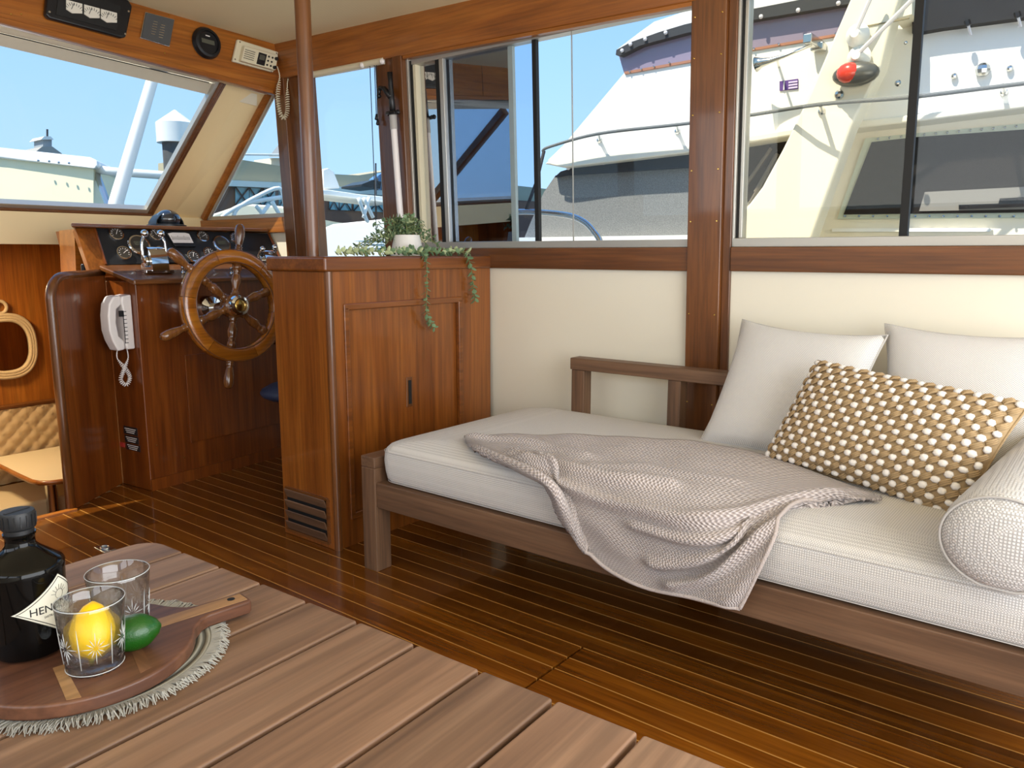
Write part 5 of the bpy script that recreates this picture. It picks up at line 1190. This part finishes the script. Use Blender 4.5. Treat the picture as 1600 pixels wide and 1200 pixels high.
# air horn
hn = [N(1181, 101, -.14), N(1190, 98, -.14), N(1203, 95, -.14), N(1225, 88, -.14), N(1268, 70, -.14)]
MB().tube(hn, [.036, .022, .014, .008, .007], 14).build('air_horn', M['steel'], ny, smooth=True)
MB().tube([N(1214, 92, -.14), N(1217, 104, 0)], .006, 6).build('horn_bracket', M['steel'], ny); MB().obox(N(1271, 66, -.09), (.09, 0, 0), (0, .020, 0), (0, 0, .022)).build('horn_mount', M['steel'], ny, bevel=.006)
MB().obox(N(1279, 74, -.03), (.03, 0, 0), (0, .03, 0), (0, 0, .018)).build('horn_mount', M['steel'], ny, bevel=.006)
# sticker
plate('permit_sticker', plain('purple_sticker', '5a3d86', .5), [(1218, 127), (1247, 123), (1247, 139), (1218, 142)], -.006, .004)
V, F = textmesh('1', .062, .0005); so_ = N(1225, 134.5, -.008); MB().add([so_+Vector((-v.z-.001, -v.x, v.y)) for v in V], F).build('sticker_number', M['white_pl'], ny)
for i in range(3): MB().obox(N(1239, 128+i*4.4, -.008), (.001, 0, 0), (0, .022, 0), (0, 0, .004)).build('sticker_print', plain('sticker_ink', 'cdbfe0', .6) if i == 0 else bpy.data.materials['sticker_ink'], ny)
# navigation light on the arch
nc = N(1337, 116, -.27)
MB().ball(nc, (.05, .098, .052), 18, 10).build('nav_light_housing', plain('nav_grey', '5d5e5a', .3, metal=.3), ny, smooth=True)
MB().ball(N(1326, 114, -.292), (.040, .052, .044), 14, 8).build('nav_light_lens', M['navred'], ny, smooth=True)
for px, py, ex, ey in ((1341, 56, 1372, -30), (1343, 90, 1455, -30)):
    c_ = N(px, py, -.235); MB().lathe([(.05, 0), (.05, .012), (.03, .03), (.018, .06)], c_, (-1, 0, 0), 16).build('stay_mount', M['gel'], ny, smooth=True, auto=40); MB().tube([c_+Vector((-.05, 0, 0)), N(ex, ey, -.3)], .010, 8).build('stay_rod', M['white_pl'], ny)
for px, py, r_ in ((1311, 148, .022), (1403, 130, .014), (1415, 67, .008), (1491, 119, .014), (1536, 109, .03), (1578, 107, .014)): MB().ball(N(px, py, -.23 if px < 1420 else -.01), r_, 10, 6).build('deck_fitting', M['steel'], ny)
plate('flybridge_canvas', M['canvas_bk'], [(1425, -40), (1800, -40), (1800, -12), (1600, 27), (1470, 44), (1425, 52)], -.06, .06)
for px, py in ((1511, 32), (1589, 19)):
    MB().tube([N(px, py, -.08), N(px+2, py+8, -.08)], .012, 6).build('bungee_hook', M['black'], ny); MB().tube([N(px+2, py+8, -.08), N(px+6, py+22, -.05), N(px+2, py+22, -.05)], .006, 6).build('bungee_cord', M['white_pl'], ny)
# hull below the windows
MB().box(NX_-.05, NX_+2.5, -3, 4.2, -1.3, .55).build('hull', M['gel'], ny, bevel=.05)
# ---- own side-deck rail of stainless tube
sr = [PX(640, 318, 3.0), PX(690, 325, 3.0), PX(760, 331, 3.0), PX(830, 331, 3.0), PX(885, 336, 3.0), PX(912, 346, 3.0), PX(928, 362, 3.0), PX(938, 380, 3.0), PX(942, 420, 3.0)]
gr_ = thing('deck_rail', 'polished stainless deck rail outside the sliding window', 'rail', (3.0, 1.9, .5))
MB().tube(smoothpath(sr, 6), .014, 10).build('top_tube', M['steel'], gr_, smooth=True)
MB().tube([PX(820, 333, 3.0), PX(838, 285, 3.0), PX(850, 236, 3.05)], .008, 8).build('hanging_line', M['canvas_dk'], gr_); 
e1_ = PX(942, 420, 3.0); MB().tube([e1_, Vector((3.0, e1_.y-.02, .50))], .014, 10).build('stanchion', M['steel'], gr_)
e2_ = PX(640, 318, 3.0); MB().tube([e2_, Vector((3.0, e2_.y, .50))], .014, 10).build('stanchion', M['steel'], gr_)
# ---- boats and spar forward of the windscreen
cbx = thing('cabin_cruiser', 'cream boat cabin seen ahead through the windscreen', 'boat', PY(70, 330, 9.0).to_tuple()[:2]+(-1.3,))
def A9(px, py, y=9.0): return PY(px, py, y)
MB().ext([A9(-200, 222, 11.2), A9(146, 258, 8.8), A9(146, 420, 8.8), A9(-200, 420, 11.2)], (.9, 1.2, 0)).build('cabin', plain('cream_hull', 'f2e9c2', .5), cbx)
MB().ext([A9(-200, 205, 11.1), A9(0, 230, 9.75), A9(140, 245, 8.75), A9(153, 251, 8.7), A9(154, 262, 8.7), A9(146, 263, 8.7), A9(0, 247, 9.7), A9(-200, 222, 11.05)], (1.0, 1.4, 0)).build('roof', M['gel'], cbx, bevel=.03)
hb0 = A9(146, 420, 8.8); hb1 = A9(-200, 420, 11.2)
MB().ext([Vector((hb1.x, hb1.y, -1.3)), Vector((hb0.x, hb0.y, -1.3)), Vector((hb0.x, hb0.y, hb0.z)), Vector((hb1.x, hb1.y, hb1.z))], (.9, 1.2, 0)).build('hull', M['gel'], cbx)
for px, py in ((60, 251), (77, 252), (92, 254), (108, 255)): MB().ball(PY(px, py, 9.72-.0071*px-.06), .014, 6, 4).build('roof_fitting', M['steel'], cbx)
q0 = A9(148, 264, 8.9); MB().tube([q0, A9(175, 268, 8.7), A9(270, 275, 8.5), A9(330, 279, 8.4)], .045, 8).build('grab_tube', M['gel'], cbx, smooth=True)
MB().tube([A9(150, 268, 8.9), A9(171, 326, 8.6)], .035, 8).build('brace', M['steel'], cbx)
sq = PZ(170, 360, 1.0) if False else PY(166, 372, 6.5); sq.z = 1.0
sp2 = thing('spar', 'white slanting spar outside the windscreen', 'spar', sq)
MB().tube([sq, PY(181, 318, 6.5), PY(236, 132, 6.5), PY(262, 40, 6.5)], [.058, .056, .046, .042], 14).build('tube', M['gel'], sp2, smooth=True); MB().lathe([(.09, 0), (.09, .03), (.06, .05)], sq, (0, 0, 1), 14).build('foot', M['steel'], sp2)
pl_ = PY(281, 290, 16); pg = thing('piling', 'dark timber piling with a white cone cap', 'piling', (pl_.x, pl_.y, -1.3))
zt3, zb3 = PY(281, 173, 16).z, PY(281, 223, 16).z; zs = PY(281, 194, 16).z
MB().lathe([(.31, -1.3-0), (.29, zb3)], (pl_.x, pl_.y, 0), (0, 0, 1), 20).build('post', plain('weathered_timber', '5a5a58', .9, noise=.5, nscale=6), pg, smooth=True, auto=40)
MB().lathe([(.39, zb3-.02), (.39, zs), (.02, zt3)], (pl_.x, pl_.y, 0), (0, 0, 1), 24).build('cone_cap', M['gel'], pg, smooth=True, auto=30)
# ---- marina building with roof, cupola and glazed wall
YB_ = 45
def B(px, py, y=YB_): return PY(px, py, y)
mb_ = thing('marina_building', 'marina building with tan roof, cupola and teal glazed bays', 'building', B(480, 400))
roof_m = plain('tan_roof', 'b5a98a', .8, noise=.08, nscale=.5); brick = plain('brown_brick', '7d5a48', .85, noise=.15, nscale=2); teal = plain('teal_glazing', '6fa7ac', .1, coat=.5, noise=.25, nscale=.3); wht = plain('white_fascia', 'f0ecdc', .6)
MB().ext([B(300, 248), B(380, 250), B(430, 258), B(520, 272), B(560, 274), B(585, 270), B(640, 262), B(760, 285), B(900, 300), B(900, 318), B(300, 285)], (0, 4, 0)).build('roof', roof_m, mb_)
MB().ext([B(300, 279, 44.5), B(460, 286, 44.5), B(640, 300, 44.5), B(640, 308, 44.5), B(460, 295, 44.5), B(300, 288, 44.5)], (0, .5, 0)).build('fascia', wht, mb_)
wq = [B(300, 286), B(900, 318)]; wq += [Vector((wq[1].x, wq[1].y, -1.3)), Vector((wq[0].x, wq[0].y, -1.3))]
MB().ext(wq, (0, 3, 0)).build('wall', brick, mb_)
for a, b_ in ((368, 389), (390, 410), (411, 430), (436, 452), (515, 529), (531, 549), (553, 575), (577, 600), (603, 625)):
    gz = MB().ext([B(a, 292+(a-368)*.06, 44.9), B(b_, 292+(b_-368)*.06, 44.9), B(b_, 320+(b_-368)*.05, 44.9), B(a, 320+(a-368)*.05, 44.9)], (0, .05, 0)).build('glazed_bay', teal, mb_)
    MB().tube([B(a, 292+(a-368)*.06, 44.8), B(b_, 320+(b_-368)*.05, 44.8)], .05, 5).build('cross_brace', M['canvas_dk'], gz); MB().tube([B(b_, 292+(b_-368)*.06, 44.8), B(a, 320+(a-368)*.05, 44.8)], .05, 5).build('cross_brace', M['canvas_dk'], gz)
gb = MB().ext([B(584, 296, 43), B(584, 280, 43), B(597, 270, 43), B(640, 284, 43), B(640, 300, 43)], (0, .5, 0)).build('glazed_gable', plain('blue_glazing', '5b86b0', .1, coat=.5), mb_)
for px in (590, 597, 604): MB().tube([B(px, 297, 42.9), B(px, 273+abs(px-597)*.8, 42.9)], .06, 5).build('mullion', M['canvas_dk'], gb)
MB().ext([B(424, 247, 46), B(448, 247, 46), B(448, 266, 46), B(424, 258, 46)], (0, 2, 0)).build('cupola', plain('cupola_wall', 'd5cfbd', .7), mb_)
MB().add([B(420, 245, 45.5), B(452, 245, 45.5), B(452, 245, 48.5), B(420, 245, 48.5), B(437, 224, 47)], [(0, 1, 4), (1, 2, 4), (2, 3, 4), (3, 0, 4), (3, 2, 1, 0)]).build('cupola_roof', plain('slate_roof', '9b9c98', .7), mb_); MB().tube([B(437, 225, 47), B(437, 207, 47)], .06, 5).build('finial', M['canvas_dk'], mb_)
cu = thing('far_cupola', 'distant roof cupola with finial above the cream boat', 'building', B(74, 262, 60))
MB().ext([B(52, 240, 60), B(66, 229, 60), B(82, 229, 60), B(97, 240, 60), Vector((B(97, 300, 60).x, 60, -1.3)), Vector((B(52, 300, 60).x, 60, -1.3))], (0, 3, 0)).build('roof', plain('grey_roof', 'a9a49a', .8), cu); MB().ext([B(67, 230, 60.5), B(67, 217, 60.5), B(81, 217, 60.5), B(81, 230, 60.5)], (0, 1.5, 0)).build('lantern', plain('lantern_grey', '9ca2a4', .6), cu)
MB().ext([B(64, 218, 60.3), B(69, 213, 60.3), B(79, 213, 60.3), B(84, 218, 60.3)], (0, 2, 0)).build('lantern_roof', M['gel'], cu); MB().tube([B(74, 214, 61), B(74, 202, 61)], .07, 5).build('finial', M['canvas_dk'], cu)
# ---- white motor boat beyond the tall window
YD = 12
wb = thing('white_motor_boat', 'white motor boat with bow rails outside the tall side window', 'boat', PY(560, 420, YD).to_tuple()[:2]+(-1.3,))
def D_(px, py, y=YD): return PY(px, py, y)
MB().ext([D_(470, 372, 13.2), D_(520, 350, 12.7), D_(610, 341, 11.6), D_(700, 338, 10.4), Vector((*D_(700, 338, 10.4).to_tuple()[:2], -1.3)), Vector((*D_(470, 372, 13.2).to_tuple()[:2], -1.3))], (1.5, 1.5, 0)).build('hull', M['gel'], wb, bevel=.05)
MB().ext([D_(x_, y_, 17.6-.008*x_) for x_, y_ in ((300, 352), (330, 335), (380, 318), (440, 322), (480, 338), (520, 346), (560, 352), (560, 420), (300, 420))], (1.2, 1.2, 0)).build('foredeck', plain('deck_cream', 'ece4c8', .5), wb, bevel=.05)
MB().ext([D_(480, 296, 13), D_(512, 296, 13), D_(560, 303, 13), D_(620, 309, 13), D_(620, 318, 13), D_(560, 311, 13), D_(510, 305, 13), D_(480, 305, 13)], (.4, 1.2, 0)).build('hardtop', M['gel'], wb, bevel=.03)
MB().ext([D_(505, 265, 13.5), D_(513, 262, 13.5), D_(522, 268, 13.5), D_(532, 294, 13.5), D_(505, 296, 13.5)], (.2, .8, 0)).build('radar_mast', M['gel'], wb, bevel=.03)
for P_ in (((345, 345), (352, 335), (385, 318), (440, 308)), ((365, 338), (372, 325), (400, 308), (436, 294), (445, 318), (452, 340)), ((560, 309), (572, 342), (575, 345)), ((577, 308), (568, 340)), ((568, 309), (583, 340)), ((440, 296), (452, 300)), ((400, 322), (415, 340)), ((425, 315), (438, 338)), ((405, 340), (420, 320))):
    MB().tube(smoothpath([D_(x, y, YD-.4) for x, y in P_], 4), .035, 8).build('rail', M['gel'], wb, smooth=True)
for z_ in (378, 384, 390): MB().tube([D_(524, z_, 12.6), D_(600, z_-3, 11.68)], .012, 6).build('hull_stripe', plain('stripe_blue', '8fa6b8', .5) if z_ == 378 else bpy.data.materials['stripe_blue'], wb)
MB().tube([D_(587, 255, 14), D_(588, 345, 14)], .02, 6).build('antenna', M['canvas_dk'], wb)
MB().tube([D_(365, 241, 11), D_(460, 242, 11)], .02, 6).build('wire', M['gel'], wb)
MB().ext([D_(565, 288, 15), D_(583, 281, 15), D_(596, 284, 15), D_(594, 295, 15), D_(565, 291, 15)], (.2, 1, 0)).build('windscreen', M['tint'], wb)
